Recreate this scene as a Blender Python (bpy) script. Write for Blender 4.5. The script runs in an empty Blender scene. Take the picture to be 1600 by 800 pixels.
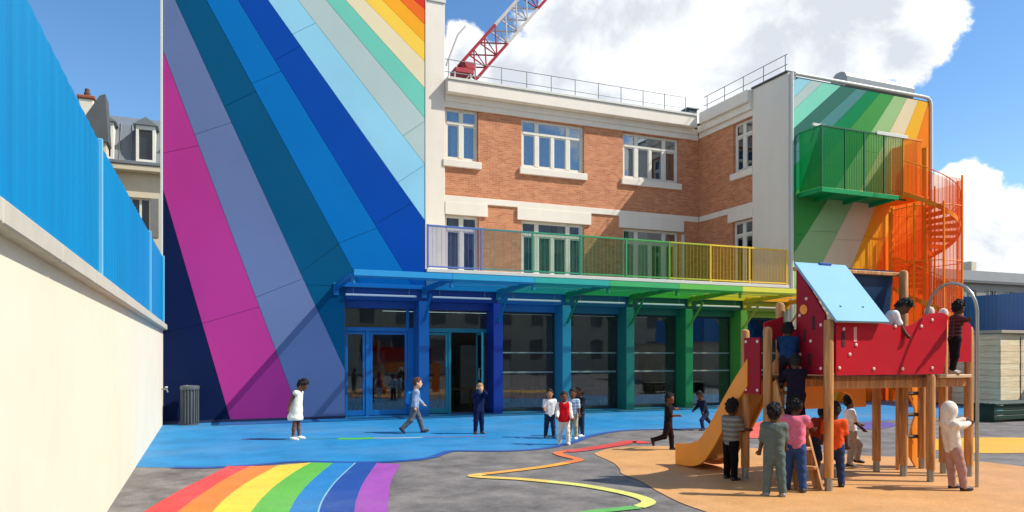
import bpy, math, random
import numpy as np
from mathutils import Vector, Matrix, Quaternion
random.seed(7); np.random.seed(7)
R = math.radians
scene = bpy.context.scene
COL = scene.collection

# ------------------------------------------------------------------ camera
cam_data = bpy.data.cameras.new('camera')
cam = bpy.data.objects.new('camera', cam_data); COL.objects.link(cam)
cam.location = (0, 0, 1.6)
cam.rotation_euler = (R(90), 0, R(-22.5))
cam_data.sensor_width = 36.0
cam_data.lens = 36.0 * 1150 / 1600
cam_data.shift_y = (556 - 400) / 1600
cam_data.clip_start = 0.05; cam_data.clip_end = 3000
scene.camera = cam
scene.render.resolution_x = 1024; scene.render.resolution_y = 512
scene.view_settings.view_transform = 'Standard'
scene.view_settings.look = 'None'
scene.view_settings.gamma = 1.0
scene.view_settings.use_curve_mapping = False
scene.view_settings.exposure = 0.36

# ------------------------------------------------------------------ sun
SUN_EL = R(46)
SUN = Vector((0.87 * math.cos(SUN_EL), -0.49 * math.cos(SUN_EL), math.sin(SUN_EL))).normalized()
sl = bpy.data.lights.new('sun', 'SUN'); sl.energy = 4.3; sl.angle = R(0.5); sl.color = (1.0, 0.95, 0.87)
so = bpy.data.objects.new('sun', sl); COL.objects.link(so)
so.location = (30, -20, 40)
so.rotation_euler = SUN.to_track_quat('Z', 'Y').to_euler()

# ------------------------------------------------------------------ sky
def px_dir(u, v):
    a = (u - 800) / 1150; b = (556 - v) / 1150
    s, c = math.sin(R(22.5)), math.cos(R(22.5))
    return Vector((s + a * c, c - a * s, b)).normalized()

def build_world():
    w = bpy.data.worlds.new('World'); scene.world = w; w.use_nodes = True
    nt = w.node_tree; nt.nodes.clear(); N = nt.nodes.new; L = nt.links.new
    out = N('ShaderNodeOutputWorld')
    sky = N('ShaderNodeTexSky'); sky.sky_type = 'NISHITA'; sky.sun_disc = False
    sky.sun_elevation = SUN_EL; sky.sun_rotation = math.atan2(SUN.x, SUN.y)
    sky.air_density = 1.0; sky.dust_density = 0.4; sky.ozone_density = 2.2; sky.altitude = 100
    hs = N('ShaderNodeHueSaturation'); hs.inputs['Saturation'].default_value = 1.22
    L(sky.outputs[0], hs.inputs['Color'])
    b1 = N('ShaderNodeBackground'); b1.inputs[1].default_value = 0.145
    L(hs.outputs[0], b1.inputs[0])
    tc = N('ShaderNodeTexCoord')
    nrm = N('ShaderNodeVectorMath'); nrm.operation = 'NORMALIZE'; L(tc.outputs['Generated'], nrm.inputs[0])
    def noise(scale, detail, rough, off, dist=0.0):
        m = N('ShaderNodeMapping'); m.inputs['Location'].default_value = off; m.inputs['Scale'].default_value = (1, 1, 1.35)
        L(nrm.outputs[0], m.inputs[0])
        n = N('ShaderNodeTexNoise'); n.inputs['Scale'].default_value = scale; n.inputs['Detail'].default_value = detail
        n.inputs['Roughness'].default_value = rough; n.inputs['Distortion'].default_value = dist
        L(m.outputs[0], n.inputs['Vector']); return n.outputs['Fac']
    def mth(op, a, b=None, c=None, clamp=False):
        n = N('ShaderNodeMath'); n.operation = op; n.use_clamp = clamp
        for i, x in enumerate((a, b, c)):
            if x is None: continue
            if isinstance(x, (int, float)): n.inputs[i].default_value = x
            else: L(x, n.inputs[i])
        return n.outputs[0]
    puffs = []   # direction, radius
    for u, v, r in ((905, 105, 110), (990, 30, 125), (1090, 80, 150), (1210, 20, 150), (1310, 15, 120), (1385, 5, 80),
                    (1410, 60, 62), (1180, 95, 110), (1300, 90, 80), (960, 130, 100), (722, 90, 50), (800, 125, 60), (868, 45, 40),
                    (1490, 330, 58), (1545, 385, 70), (1600, 370, 60), (1480, 400, 60), (1640, 430, 80), (1100, -90, 150), (1250, -110, 150)):
        puffs.append((px_dir(u, v), r / 1240))
    rr = random.Random(3)
    for i in range(26):                                   # the same fair-weather cumulus all round the horizon
        az = R(rr.uniform(95, 395)); el = R(rr.uniform(8, 48))
        c0 = Vector((math.sin(az) * math.cos(el), math.cos(az) * math.cos(el), math.sin(el)))
        fwd = px_dir(800, 556)
        if c0.angle(px_dir(600, 250)) < R(42): continue
        puffs.append((c0, rr.uniform(0.08, 0.17)))
        puffs.append(((c0 + Vector((rr.uniform(-.12, .12), rr.uniform(-.12, .12), rr.uniform(-.03, .03)))).normalized(), rr.uniform(0.06, 0.14)))
    acc = None
    for c0, r in puffs:
        d = N('ShaderNodeVectorMath'); d.operation = 'DISTANCE'; L(nrm.outputs[0], d.inputs[0]); d.inputs[1].default_value = c0
        f = mth('SUBTRACT', 1.0, mth('DIVIDE', d.outputs['Value'], r * 1.5))
        acc = f if acc is None else mth('SMOOTH_MAX', acc, f, 0.12)
    n1 = noise(5.5, 9, 0.58, (3.1, 1.7, 0.4), 0.15)
    n2 = noise(22, 8, 0.62, (0.3, 5.1, 2.2))
    dens = mth('ADD', acc, mth('MULTIPLY', mth('SUBTRACT', n1, 0.5), 1.25))
    dens = mth('ADD', dens, mth('MULTIPLY', mth('SUBTRACT', n2, 0.5), 0.55))
    mr = N('ShaderNodeMapRange'); mr.interpolation_type = 'SMOOTHSTEP'
    mr.inputs['From Min'].default_value = 0.25; mr.inputs['From Max'].default_value = 0.37; L(dens, mr.inputs['Value'])
    # relief of the cloud: bright rims, greyer thick middles
    n3 = noise(7, 8, 0.60, (3.25, 1.62, 0.55), 0.3)
    sh = mth('ADD', mth('MULTIPLY', n3, 1.9), mth('MULTIPLY', acc, -0.42))
    cr = N('ShaderNodeValToRGB'); L(sh, cr.inputs[0])
    e = cr.color_ramp.elements; e[0].position = 0.42; e[0].color = (0.50, 0.53, 0.58, 1); e[1].position = 0.92; e[1].color = (0.86, 0.86, 0.86, 1)
    m1 = cr.color_ramp.elements.new(0.64); m1.color = (0.68, 0.70, 0.73, 1)
    b2 = N('ShaderNodeBackground'); b2.inputs[1].default_value = 1.16; L(cr.outputs[0], b2.inputs[0])
    mix = N('ShaderNodeMixShader'); L(mr.outputs[0], mix.inputs[0]); L(b1.outputs[0], mix.inputs[1]); L(b2.outputs[0], mix.inputs[2])
    L(mix.outputs[0], out.inputs[0])
build_world()

# ------------------------------------------------------------------ materials
def lin(c, k=1.0):
    o = []
    for x in c:
        x = x / 255.0
        x = x / 12.92 if x <= 0.04045 else ((x + 0.055) / 1.055) ** 2.4
        o.append(min(1.0, x * k))
    return (o[0], o[1] * .985, o[2] * .90)
_M = {}
def mat(key, rgb, rough=0.6, var=0.10, scale=3.0, bump=0.0, bscale=60.0, metal=0.0, k=1.0, spec=0.5, streak=False, coat=0.0, dirt=0.0):
    """plain surface: base colour with mottled variation, fine bump"""
    if key in _M: return _M[key]
    m = bpy.data.materials.new(key); m.use_nodes = True; nt = m.node_tree; N = nt.nodes.new; L = nt.links.new
    b = nt.nodes['Principled BSDF']; c = lin(rgb, k)
    b.inputs['Roughness'].default_value = rough; b.inputs['Metallic'].default_value = metal
    b.inputs['Specular IOR Level'].default_value = spec; b.inputs['Coat Weight'].default_value = coat
    tc = N('ShaderNodeTexCoord'); geo = N('ShaderNodeNewGeometry')
    n = N('ShaderNodeTexNoise'); n.inputs['Scale'].default_value = scale; n.inputs['Detail'].default_value = 7; n.inputs['Roughness'].default_value = .6
    if streak:
        mp = N('ShaderNodeMapping'); mp.inputs['Scale'].default_value = (1, 1, 0.12); L(geo.outputs['Position'], mp.inputs[0]); L(mp.outputs[0], n.inputs['Vector'])
    else: L(geo.outputs['Position'], n.inputs['Vector'])
    r = N('ShaderNodeValToRGB'); e = r.color_ramp.elements
    e[0].position = .28; e[1].position = .72
    e[0].color = (*[x * (1 - var) for x in c], 1); e[1].color = (*[min(1, x * (1 + var)) for x in c], 1)
    L(n.outputs['Fac'], r.inputs[0]); src = r.outputs[0]
    if dirt > 0:
        n5 = N('ShaderNodeTexNoise'); n5.inputs['Scale'].default_value = .7; n5.inputs['Detail'].default_value = 9; n5.inputs['Roughness'].default_value = .68
        L(geo.outputs['Position'], n5.inputs['Vector'])
        mr = N('ShaderNodeMapRange'); mr.inputs[1].default_value = .48; mr.inputs[2].default_value = .72; mr.inputs[4].default_value = dirt; L(n5.outputs['Fac'], mr.inputs[0])
        mx = N('ShaderNodeMix'); mx.data_type = 'RGBA'; L(mr.outputs[0], mx.inputs[0]); L(src, mx.inputs[6])
        mx.inputs[7].default_value = (*[x * .55 + .03 for x in c], 1); src = mx.outputs[2]
    L(src, b.inputs['Base Color'])
    if bump > 0:
        n2 = N('ShaderNodeTexNoise'); n2.inputs['Scale'].default_value = bscale; n2.inputs['Detail'].default_value = 5
        L(geo.outputs['Position'], n2.inputs['Vector'])
        bp = N('ShaderNodeBump'); bp.inputs['Strength'].default_value = bump; bp.inputs['Distance'].default_value = .02
        L(n2.outputs['Fac'], bp.inputs['Height']); L(bp.outputs[0], b.inputs['Normal'])
    _M[key] = m; return m

def brick_mat(key, axis):
    if key in _M: return _M[key]
    m = bpy.data.materials.new(key); m.use_nodes = True; nt = m.node_tree; N = nt.nodes.new; L = nt.links.new
    b = nt.nodes['Principled BSDF']; b.inputs['Roughness'].default_value = .85
    geo = N('ShaderNodeNewGeometry'); sx = N('ShaderNodeSeparateXYZ'); L(geo.outputs['Position'], sx.inputs[0])
    cb = N('ShaderNodeCombineXYZ'); L(sx.outputs[axis], cb.inputs[0]); L(sx.outputs[2], cb.inputs[1])
    t = N('ShaderNodeTexBrick'); L(cb.outputs[0], t.inputs['Vector'])
    t.inputs['Scale'].default_value = 1; t.inputs['Brick Width'].default_value = .22; t.inputs['Row Height'].default_value = .066
    t.inputs['Mortar Size'].default_value = .006; t.inputs['Mortar Smooth'].default_value = .2; t.inputs['Bias'].default_value = .0
    t.inputs['Color1'].default_value = (*lin((210, 140, 102)), 1); t.inputs['Color2'].default_value = (*lin((188, 114, 80)), 1)
    t.inputs['Mortar'].default_value = (*lin((200, 166, 134)), 1)
    n = N('ShaderNodeTexNoise'); n.inputs['Scale'].default_value = 4.5; n.inputs['Detail'].default_value = 8; n.inputs['Roughness'].default_value = .7; L(geo.outputs['Position'], n.inputs['Vector'])
    # single odd bricks: stepped noise on the brick grid
    sc = N('ShaderNodeVectorMath'); sc.operation = 'DIVIDE'; L(cb.outputs[0], sc.inputs[0]); sc.inputs[1].default_value = (.22, .066, 1)
    fl = N('ShaderNodeVectorMath'); fl.operation = 'FLOOR'; L(sc.outputs[0], fl.inputs[0])
    wn = N('ShaderNodeTexWhiteNoise'); wn.noise_dimensions = '2D'; L(fl.outputs[0], wn.inputs['Vector'])
    mr0 = N('ShaderNodeMapRange'); mr0.inputs[3].default_value = .95; mr0.inputs[4].default_value = 1.05; L(wn.outputs['Value'], mr0.inputs[0])
    mr = N('ShaderNodeMapRange'); mr.inputs[1].default_value = .3; mr.inputs[2].default_value = .7; mr.inputs[3].default_value = .86; mr.inputs[4].default_value = 1.14; L(n.outputs['Fac'], mr.inputs[0])
    mm = N('ShaderNodeMath'); mm.operation = 'MULTIPLY'; L(mr0.outputs[0], mm.inputs[0]); L(mr.outputs[0], mm.inputs[1])
    vm = N('ShaderNodeVectorMath'); vm.operation = 'SCALE'; L(t.outputs['Color'], vm.inputs[0]); L(mm.outputs[0], vm.inputs['Scale'])
    L(vm.outputs[0], b.inputs['Base Color'])
    bp = N('ShaderNodeBump'); bp.inputs['Strength'].default_value = .5; bp.inputs['Distance'].default_value = .01; bp.invert = True
    L(t.outputs['Fac'], bp.inputs['Height']); L(bp.outputs[0], b.inputs['Normal'])
    _M[key] = m; return m

def glass_mat(key, tint, clear=.8, rough=.02):
    """window pane: tinted see-through with a mirror reflection on top"""
    if key in _M: return _M[key]
    m = bpy.data.materials.new(key); m.use_nodes = True; nt = m.node_tree; nt.nodes.clear(); N = nt.nodes.new; L = nt.links.new
    o = N('ShaderNodeOutputMaterial'); tr = N('ShaderNodeBsdfTransparent'); tr.inputs[0].default_value = (*tint, 1)
    gl = N('ShaderNodeBsdfGlossy'); gl.inputs['Roughness'].default_value = rough; gl.inputs['Color'].default_value = (.9, .95, 1, 1)
    geo = N('ShaderNodeNewGeometry'); n = N('ShaderNodeTexNoise'); n.inputs['Scale'].default_value = 1.1; n.inputs['Detail'].default_value = 2; L(geo.outputs['Position'], n.inputs['Vector'])
    bp = N('ShaderNodeBump'); bp.inputs['Strength'].default_value = .05; bp.inputs['Distance'].default_value = .03; L(n.outputs['Fac'], bp.inputs['Height']); L(bp.outputs[0], gl.inputs['Normal'])
    fr = N('ShaderNodeFresnel'); fr.inputs[0].default_value = 1.55
    mr = N('ShaderNodeMapRange'); mr.inputs[3].default_value = 1 - clear; mr.inputs[4].default_value = 1; L(fr.outputs[0], mr.inputs[0])
    mx = N('ShaderNodeMixShader'); L(mr.outputs[0], mx.inputs[0]); L(tr.outputs[0], mx.inputs[1]); L(gl.outputs[0], mx.inputs[2]); L(mx.outputs[0], o.inputs[0])
    _M[key] = m; return m

def sheet_mat(key, rgb, see=.45, k=1.0, tint=.5):
    """coloured translucent sheet (polycarbonate, tinted glass, fine mesh)"""
    if key in _M: return _M[key]
    m = bpy.data.materials.new(key); m.use_nodes = True; nt = m.node_tree; nt.nodes.clear(); N = nt.nodes.new; L = nt.links.new
    c = lin(rgb, k); o = N('ShaderNodeOutputMaterial')
    tr = N('ShaderNodeBsdfTransparent'); tr.inputs[0].default_value = (*[1 - tint + tint * x for x in c], 1)
    tl = N('ShaderNodeBsdfTranslucent'); tl.inputs[0].default_value = (*c, 1)
    df = N('ShaderNodeBsdfPrincipled'); df.inputs['Base Color'].default_value = (*c, 1); df.inputs['Roughness'].default_value = .35
    geo = N('ShaderNodeNewGeometry'); n = N('ShaderNodeTexNoise'); n.inputs['Scale'].default_value = 2.5; n.inputs['Detail'].default_value = 5; L(geo.outputs['Position'], n.inputs['Vector'])
    mr = N('ShaderNodeMapRange'); mr.inputs[3].default_value = see - .06; mr.inputs[4].default_value = see + .06; L(n.outputs['Fac'], mr.inputs[0])
    m1 = N('ShaderNodeMixShader'); m1.inputs[0].default_value = .5; L(tl.outputs[0], m1.inputs[1]); L(df.outputs[0], m1.inputs[2])
    m2 = N('ShaderNodeMixShader'); L(mr.outputs[0], m2.inputs[0]); L(m1.outputs[0], m2.inputs[1]); L(tr.outputs[0], m2.inputs[2]); L(m2.outputs[0], o.inputs[0])
    _M[key] = m; return m

def asphalt_mat():
    m = bpy.data.materials.new('asphalt'); m.use_nodes = True; nt = m.node_tree; N = nt.nodes.new; L = nt.links.new
    b = nt.nodes['Principled BSDF']; b.inputs['Roughness'].default_value = .85
    geo = N('ShaderNodeNewGeometry')
    def nz(s, d, r):
        n = N('ShaderNodeTexNoise'); n.inputs['Scale'].default_value = s; n.inputs['Detail'].default_value = d; n.inputs['Roughness'].default_value = r
        L(geo.outputs['Position'], n.inputs['Vector']); return n.outputs['Fac']
    a = nz(1.6, 12, .74); f = nz(55, 4, .7)
    r = N('ShaderNodeValToRGB'); e = r.color_ramp.elements; e[0].position = .34; e[1].position = .66
    e[0].color = (.078, .072, .069, 1); e[1].color = (.245, .222, .20, 1); L(a, r.inputs[0])
    mr = N('ShaderNodeMapRange'); mr.inputs[1].default_value = .3; mr.inputs[2].default_value = .7; mr.inputs[3].default_value = .6; mr.inputs[4].default_value = 1.42; L(f, mr.inputs[0])
    vm = N('ShaderNodeVectorMath'); vm.operation = 'SCALE'; L(r.outputs[0], vm.inputs[0]); L(mr.outputs[0], vm.inputs['Scale']); L(vm.outputs[0], b.inputs['Base Color'])
    bp = N('ShaderNodeBump'); bp.inputs['Strength'].default_value = .4; bp.inputs['Distance'].default_value = .01; L(f, bp.inputs['Height']); L(bp.outputs[0], b.inputs['Normal'])
    return m

def paint_mat(key, rgb, k=1.0, wear=.25, var=.12):
    """ground paint / rubber crumb: colour with worn, dusty patches"""
    if key in _M: return _M[key]
    m = bpy.data.materials.new(key); m.use_nodes = True; nt = m.node_tree; N = nt.nodes.new; L = nt.links.new
    b = nt.nodes['Principled BSDF']; b.inputs['Roughness'].default_value = .62; c = lin(rgb, k)
    geo = N('ShaderNodeNewGeometry')
    def nz(s, d, r):
        n = N('ShaderNodeTexNoise'); n.inputs['Scale'].default_value = s; n.inputs['Detail'].default_value = d; n.inputs['Roughness'].default_value = r
        L(geo.outputs['Position'], n.inputs['Vector']); return n.outputs['Fac']
    a = nz(1.3, 9, .66); f = nz(48, 4, .7); w = nz(3.5, 10, .72)
    r = N('ShaderNodeValToRGB'); e = r.color_ramp.elements; e[0].position = .3; e[1].position = .7
    e[0].color = (*[x * (1 - var) for x in c], 1); e[1].color = (*[min(1, x * (1 + var) + .01) for x in c], 1); L(a, r.inputs[0])
    mr = N('ShaderNodeMapRange'); mr.inputs[1].default_value = .56; mr.inputs[2].default_value = .74; mr.inputs[4].default_value = wear; L(w, mr.inputs[0])
    mx = N('ShaderNodeMix'); mx.data_type = 'RGBA'; L(mr.outputs[0], mx.inputs[0]); L(r.outputs[0], mx.inputs[6]); mx.inputs[7].default_value = (.22, .21, .20, 1)
    dz = nz(.35, 6, .6); mr3 = N('ShaderNodeMapRange'); mr3.inputs[1].default_value = .45; mr3.inputs[2].default_value = .75; mr3.inputs[4].default_value = .30; L(dz, mr3.inputs[0])
    mx2 = N('ShaderNodeMix'); mx2.data_type = 'RGBA'; L(mr3.outputs[0], mx2.inputs[0]); L(mx.outputs[2], mx2.inputs[6]); mx2.inputs[7].default_value = (*[x * .6 + .22 for x in c], 1)
    mr2 = N('ShaderNodeMapRange'); mr2.inputs[1].default_value = .3; mr2.inputs[2].default_value = .7; mr2.inputs[3].default_value = .80; mr2.inputs[4].default_value = 1.2; L(f, mr2.inputs[0])
    vm = N('ShaderNodeVectorMath'); vm.operation = 'SCALE'; L(mx2.outputs[2], vm.inputs[0]); L(mr2.outputs[0], vm.inputs['Scale']); L(vm.outputs[0], b.inputs['Base Color'])
    bp = N('ShaderNodeBump'); bp.inputs['Strength'].default_value = .35; bp.inputs['Distance'].default_value = .006; L(f, bp.inputs['Height']); L(bp.outputs[0], b.inputs['Normal'])
    _M[key] = m; return m

def wood_mat(key, rgb, k=1.0, sc=(14, 14, 1.1), lo=.5):
    if key in _M: return _M[key]
    m = bpy.data.materials.new(key); m.use_nodes = True; nt = m.node_tree; N = nt.nodes.new; L = nt.links.new
    b = nt.nodes['Principled BSDF']; b.inputs['Roughness'].default_value = .6; c = lin(rgb, k)
    geo = N('ShaderNodeNewGeometry'); mp = N('ShaderNodeMapping'); mp.inputs['Scale'].default_value = sc; L(geo.outputs['Position'], mp.inputs[0])
    n = N('ShaderNodeTexNoise'); n.inputs['Scale'].default_value = 1.5; n.inputs['Detail'].default_value = 6; n.inputs['Distortion'].default_value = .8; L(mp.outputs[0], n.inputs['Vector'])
    r = N('ShaderNodeValToRGB'); e = r.color_ramp.elements; e[0].position = .35; e[1].position = .65
    e[0].color = (*[x * lo for x in c], 1); e[1].color = (*[min(1, x * 1.25) for x in c], 1); L(n.outputs['Fac'], r.inputs[0]); L(r.outputs[0], b.inputs['Base Color'])
    _M[key] = m; return m

# ------------------------------------------------------------------ mesh helpers
class MB:
    def __init__(s): s.v = []; s.f = []; s.sm = []
    def add(s, vs, fs, smooth=False):
        o = len(s.v); s.v += [tuple(p) for p in vs]
        for f in fs: s.f.append(tuple(i + o for i in f)); s.sm.append(smooth)
        return s
    def box(s, x0, x1, y0, y1, z0, z1, b=0.0):
        if x0 > x1: x0, x1 = x1, x0
        if y0 > y1: y0, y1 = y1, y0
        if z0 > z1: z0, z1 = z1, z0
        if b <= 0:
            return s.add([(x, y, z) for z in (z0, z1) for y in (y0, y1) for x in (x0, x1)],
                  [(0, 2, 3, 1), (4, 5, 7, 6), (0, 1, 5, 4), (2, 6, 7, 3), (0, 4, 6, 2), (1, 3, 7, 5)])
        b = min(b, (x1 - x0) * .45, (y1 - y0) * .45, (z1 - z0) * .45)          # chamfered box
        V = []; idx = {}
        for cx in (0, 1):
            for cy in (0, 1):
                for cz in (0, 1):
                    X = (x0, x1)[cx]; Y = (y0, y1)[cy]; Z = (z0, z1)[cz]
                    ix = X + (b if cx == 0 else -b); iy = Y + (b if cy == 0 else -b); iz = Z + (b if cz == 0 else -b)
                    for ax, p in ((0, (X, iy, iz)), (1, (ix, Y, iz)), (2, (ix, iy, Z))):
                        idx[(cx, cy, cz, ax)] = len(V); V.append(p)
        F = []
        ctr = Vector(((x0 + x1) / 2, (y0 + y1) / 2, (z0 + z1) / 2))
        def face(l):
            p = [Vector(V[i]) for i in l]; n = (p[1] - p[0]).cross(p[2] - p[0])
            if n.dot(sum(p, Vector()) / len(p) - ctr) < 0: l = l[::-1]
            F.append(tuple(l))
        for c in (0, 1):
            face([idx[(c, 0, 0, 0)], idx[(c, 1, 0, 0)], idx[(c, 1, 1, 0)], idx[(c, 0, 1, 0)]])
            face([idx[(0, c, 0, 1)], idx[(1, c, 0, 1)], idx[(1, c, 1, 1)], idx[(0, c, 1, 1)]])
            face([idx[(0, 0, c, 2)], idx[(1, 0, c, 2)], idx[(1, 1, c, 2)], idx[(0, 1, c, 2)]])
        for a in (0, 1):
            for c in (0, 1):
                face([idx[(a, c, 0, 0)], idx[(a, c, 1, 0)], idx[(a, c, 1, 1)], idx[(a, c, 0, 1)]])
                face([idx[(a, 0, c, 0)], idx[(a, 1, c, 0)], idx[(a, 1, c, 2)], idx[(a, 0, c, 2)]])
                face([idx[(0, a, c, 1)], idx[(1, a, c, 1)], idx[(1, a, c, 2)], idx[(0, a, c, 2)]])
        for cx in (0, 1):
            for cy in (0, 1):
                for cz in (0, 1): face([idx[(cx, cy, cz, 0)], idx[(cx, cy, cz, 1)], idx[(cx, cy, cz, 2)]])
        return s.add(V, F)
    def tube(s, pts, r, n=8, cap=True, closed=False):
        pts = [Vector(p) for p in pts]; rs = r if isinstance(r, (list, tuple)) else [r] * len(pts)
        up = Vector((0, 0, 1)); rings = []; prev = None
        m = len(pts)
        for i, p in enumerate(pts):
            if closed: t = pts[(i + 1) % m] - pts[i - 1]
            else: t = pts[min(i + 1, m - 1)] - pts[max(i - 1, 0)]
            t = t.normalized()
            if prev is None:
                a = t.cross(up)
                if a.length < 1e-3: a = t.cross(Vector((1, 0, 0)))
            else: a = prev - t * prev.dot(t)
            a.normalize(); b = t.cross(a); prev = a
            rings.append([p + (a * math.cos(q) + b * math.sin(q)) * rs[i] for q in [2 * math.pi * k / n for k in range(n)]])
        V = [v for g in rings for v in g]; F = []
        for i in range(m if closed else m - 1):
            j = (i + 1) % m
            for k in range(n):
                F.append((i * n + k, i * n + (k + 1) % n, j * n + (k + 1) % n, j * n + k))
        if cap and not closed:
            F.append(tuple(range(n))[::-1]); F.append(tuple((m - 1) * n + k for k in range(n)))
        return s.add(V, F, True)
    def prism(s, poly, fn, d0, d1):
        """poly: 2D points; fn(a,b,d) -> 3D"""
        n = len(poly); V = [fn(a, b, d0) for a, b in poly] + [fn(a, b, d1) for a, b in poly]
        F = [tuple(range(n)), tuple(range(2 * n - 1, n - 1, -1))] + [(i, i + n, (i + 1) % n + n, (i + 1) % n) for i in range(n)]
        # orientation: outward
        p = [Vector(V[i]) for i in range(n)]; c = sum((Vector(v) for v in V), Vector()) / len(V)
        nn = Vector((0, 0, 0))
        for i in range(n): nn += (p[i] - p[0]).cross(p[(i + 1) % n] - p[0])
        if nn.dot(p[0] - c) < 0: F = [f[::-1] for f in F]
        return s.add(V, F)
    def revolve(s, prof, c, n=20):
        V = []; F = []
        for r, z in prof:
            for k in range(n): q = 2 * math.pi * k / n; V.append((c[0] + r * math.cos(q), c[1] + r * math.sin(q), c[2] + z))
        for i in range(len(prof) - 1):
            for k in range(n): F.append((i * n + k, i * n + (k + 1) % n, (i + 1) * n + (k + 1) % n, (i + 1) * n + k))
        F.append(tuple(range(n))[::-1]); F.append(tuple((len(prof) - 1) * n + k for k in range(n)))
        return s.add(V, F, True)
    def build(s, name, m, parent=None, kind=None):
        me = bpy.data.meshes.new(name)
        off = Vector((0, 0, 0)); p = parent
        while p is not None: off += p.location; p = p.parent
        me.from_pydata([(v[0] - off.x, v[1] - off.y, v[2] - off.z) for v in s.v], [], s.f)
        me.polygons.foreach_set('use_smooth', s.sm); me.validate(); me.update()
        if m: me.materials.append(m)
        o = bpy.data.objects.new(name, me); COL.objects.link(o)
        if any(s.sm):
            md = o.modifiers.new('edges', 'EDGE_SPLIT'); md.split_angle = R(42)
        if parent is not None: o.parent = parent
        if kind: o['kind'] = kind
        return o

def thing(name, label, cat, loc=(0, 0, 0), group=None):
    o = bpy.data.objects.new(name, None); COL.objects.link(o); o.location = loc; o.empty_display_size = .3
    o['label'] = label; o['category'] = cat
    if group: o['group'] = group
    return o
def tag(o, label, cat, group=None):
    o['label'] = label; o['category'] = cat
    if group: o['group'] = group
    return o
def dup(root, off, **kw):
    r = root.copy(); COL.objects.link(r); r.location = root.location + Vector(off)
    for k, v in kw.items(): r[k] = v
    for ch in list(root.children):
        c = ch.copy(); COL.objects.link(c); c.parent = r
        for g in list(ch.children):
            d = g.copy(); COL.objects.link(d); d.parent = c
    return r

FY = 19.0            # plane of the painted fronts
BY = 23.9            # plane of the brick front
WX = 17.85           # side wall of the right wing
def px(u, v, Y=FY):  # photograph point -> (X, Z) on a plane facing the yard
    d = (math.sin(R(22.5)) + (u - 800) / 1150 * math.cos(R(22.5)), math.cos(R(22.5)) - (u - 800) / 1150 * math.sin(R(22.5)), (556 - v) / 1150)
    t = Y / d[1]; return (d[0] * t, 1.6 + d[2] * t)
def pg(u, v):        # photograph point -> (X, Y) on the ground
    d = (math.sin(R(22.5)) + (u - 800) / 1150 * math.cos(R(22.5)), math.cos(R(22.5)) - (u - 800) / 1150 * math.sin(R(22.5)), (556 - v) / 1150)
    t = -1.6 / d[2]; return (d[0] * t, d[1] * t)

def clip(poly, a, b, c):
    """keep a*x+b*y<=c"""
    out = []
    for i in range(len(poly)):
        p, q = poly[i], poly[(i + 1) % len(poly)]
        dp = a * p[0] + b * p[1] - c; dq = a * q[0] + b * q[1] - c
        if dp <= 0: out.append(p)
        if dp * dq < 0:
            t = dp / (dp - dq); out.append((p[0] + (q[0] - p[0]) * t, p[1] + (q[1] - p[1]) * t))
    return out
def line(p, q):      # a,b,c with the right-hand/upper side positive
    a, b = q[1] - p[1], p[0] - q[0]; l = math.hypot(a, b); a, b = a / l, b / l
    return a, b, a * p[0] + b * p[1]
def area(p): return .5 * sum(p[i][0] * p[(i + 1) % len(p)][1] - p[(i + 1) % len(p)][0] * p[i][1] for i in range(len(p)))
def inset(poly, g):
    if area(poly) < 0: poly = poly[::-1]
    out = poly
    n = len(poly)
    for i in range(n):
        p, q = poly[i], poly[(i + 1) % n]
        if math.hypot(q[0] - p[0], q[1] - p[1]) < 1e-6: continue
        a, b, c = line(p, q)           # right-hand normal = outside for CCW
        out = clip(out, a, b, c - g)
        if len(out) < 3: return None
    return out
def smooth_curve(pts, n=8, closed=False):
    out = []; m = len(pts); rng = range(m if closed else m - 1)
    for i in rng:
        if closed: P = [pts[(i + k - 1) % m] for k in range(4)]
        else: P = [pts[max(0, min(m - 1, i + k - 1))] for k in range(4)]
        for j in range(n):
            t = j / n
            out.append(tuple(.5 * (2 * P[1][a] + (P[2][a] - P[0][a]) * t + (2 * P[0][a] - 5 * P[1][a] + 4 * P[2][a] - P[3][a]) * t * t + (3 * P[1][a] - P[0][a] - 3 * P[2][a] + P[3][a]) * t ** 3) for a in range(len(pts[0]))))
    if not closed: out.append(tuple(pts[-1]))
    return out
def pal(stops, x):
    if x <= stops[0][0]: return stops[0][1]
    for (a, c), (b, d) in zip(stops, stops[1:]):
        if x <= b:
            t = (x - a) / (b - a); return tuple(c[i] + (d[i] - c[i]) * t for i in range(3))
    return stops[-1][1]

# ------------------------------------------------------------------ common materials
M_WHITE = mat('white_render', (238, 230, 222), .85, .05, 1.2, .12, 40, dirt=.12, streak=True)
M_TRIM = mat('white_metal_trim', (215, 215, 212), .45, .04)
M_FRAME = mat('white_window_frame', (225, 224, 218), .5, .04)
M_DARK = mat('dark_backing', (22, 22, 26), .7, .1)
M_STEEL = mat('galvanised_steel', (150, 155, 160), .38, .08, metal=.7)
M_GLASS = glass_mat('window_glass', (.76, .82, .85), .87)
M_GLASS2 = glass_mat('shop_glass', (.78, .82, .84), .965)
M_ASPHALT = asphalt_mat()

# ================================================================== THE SETTING
def sheet(name, poly, z, m, kind='structure', parent=None):
    mb = MB(); P = poly if area(poly) > 0 else poly[::-1]
    mb.add([(x, y, z) for x, y in P], [tuple(range(len(P)))]); return mb.build(name, m, parent, kind)
g = sheet('ground', [(-900, -900), (900, -900), (900, 900), (-900, 900)], 0, M_ASPHALT)

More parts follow.
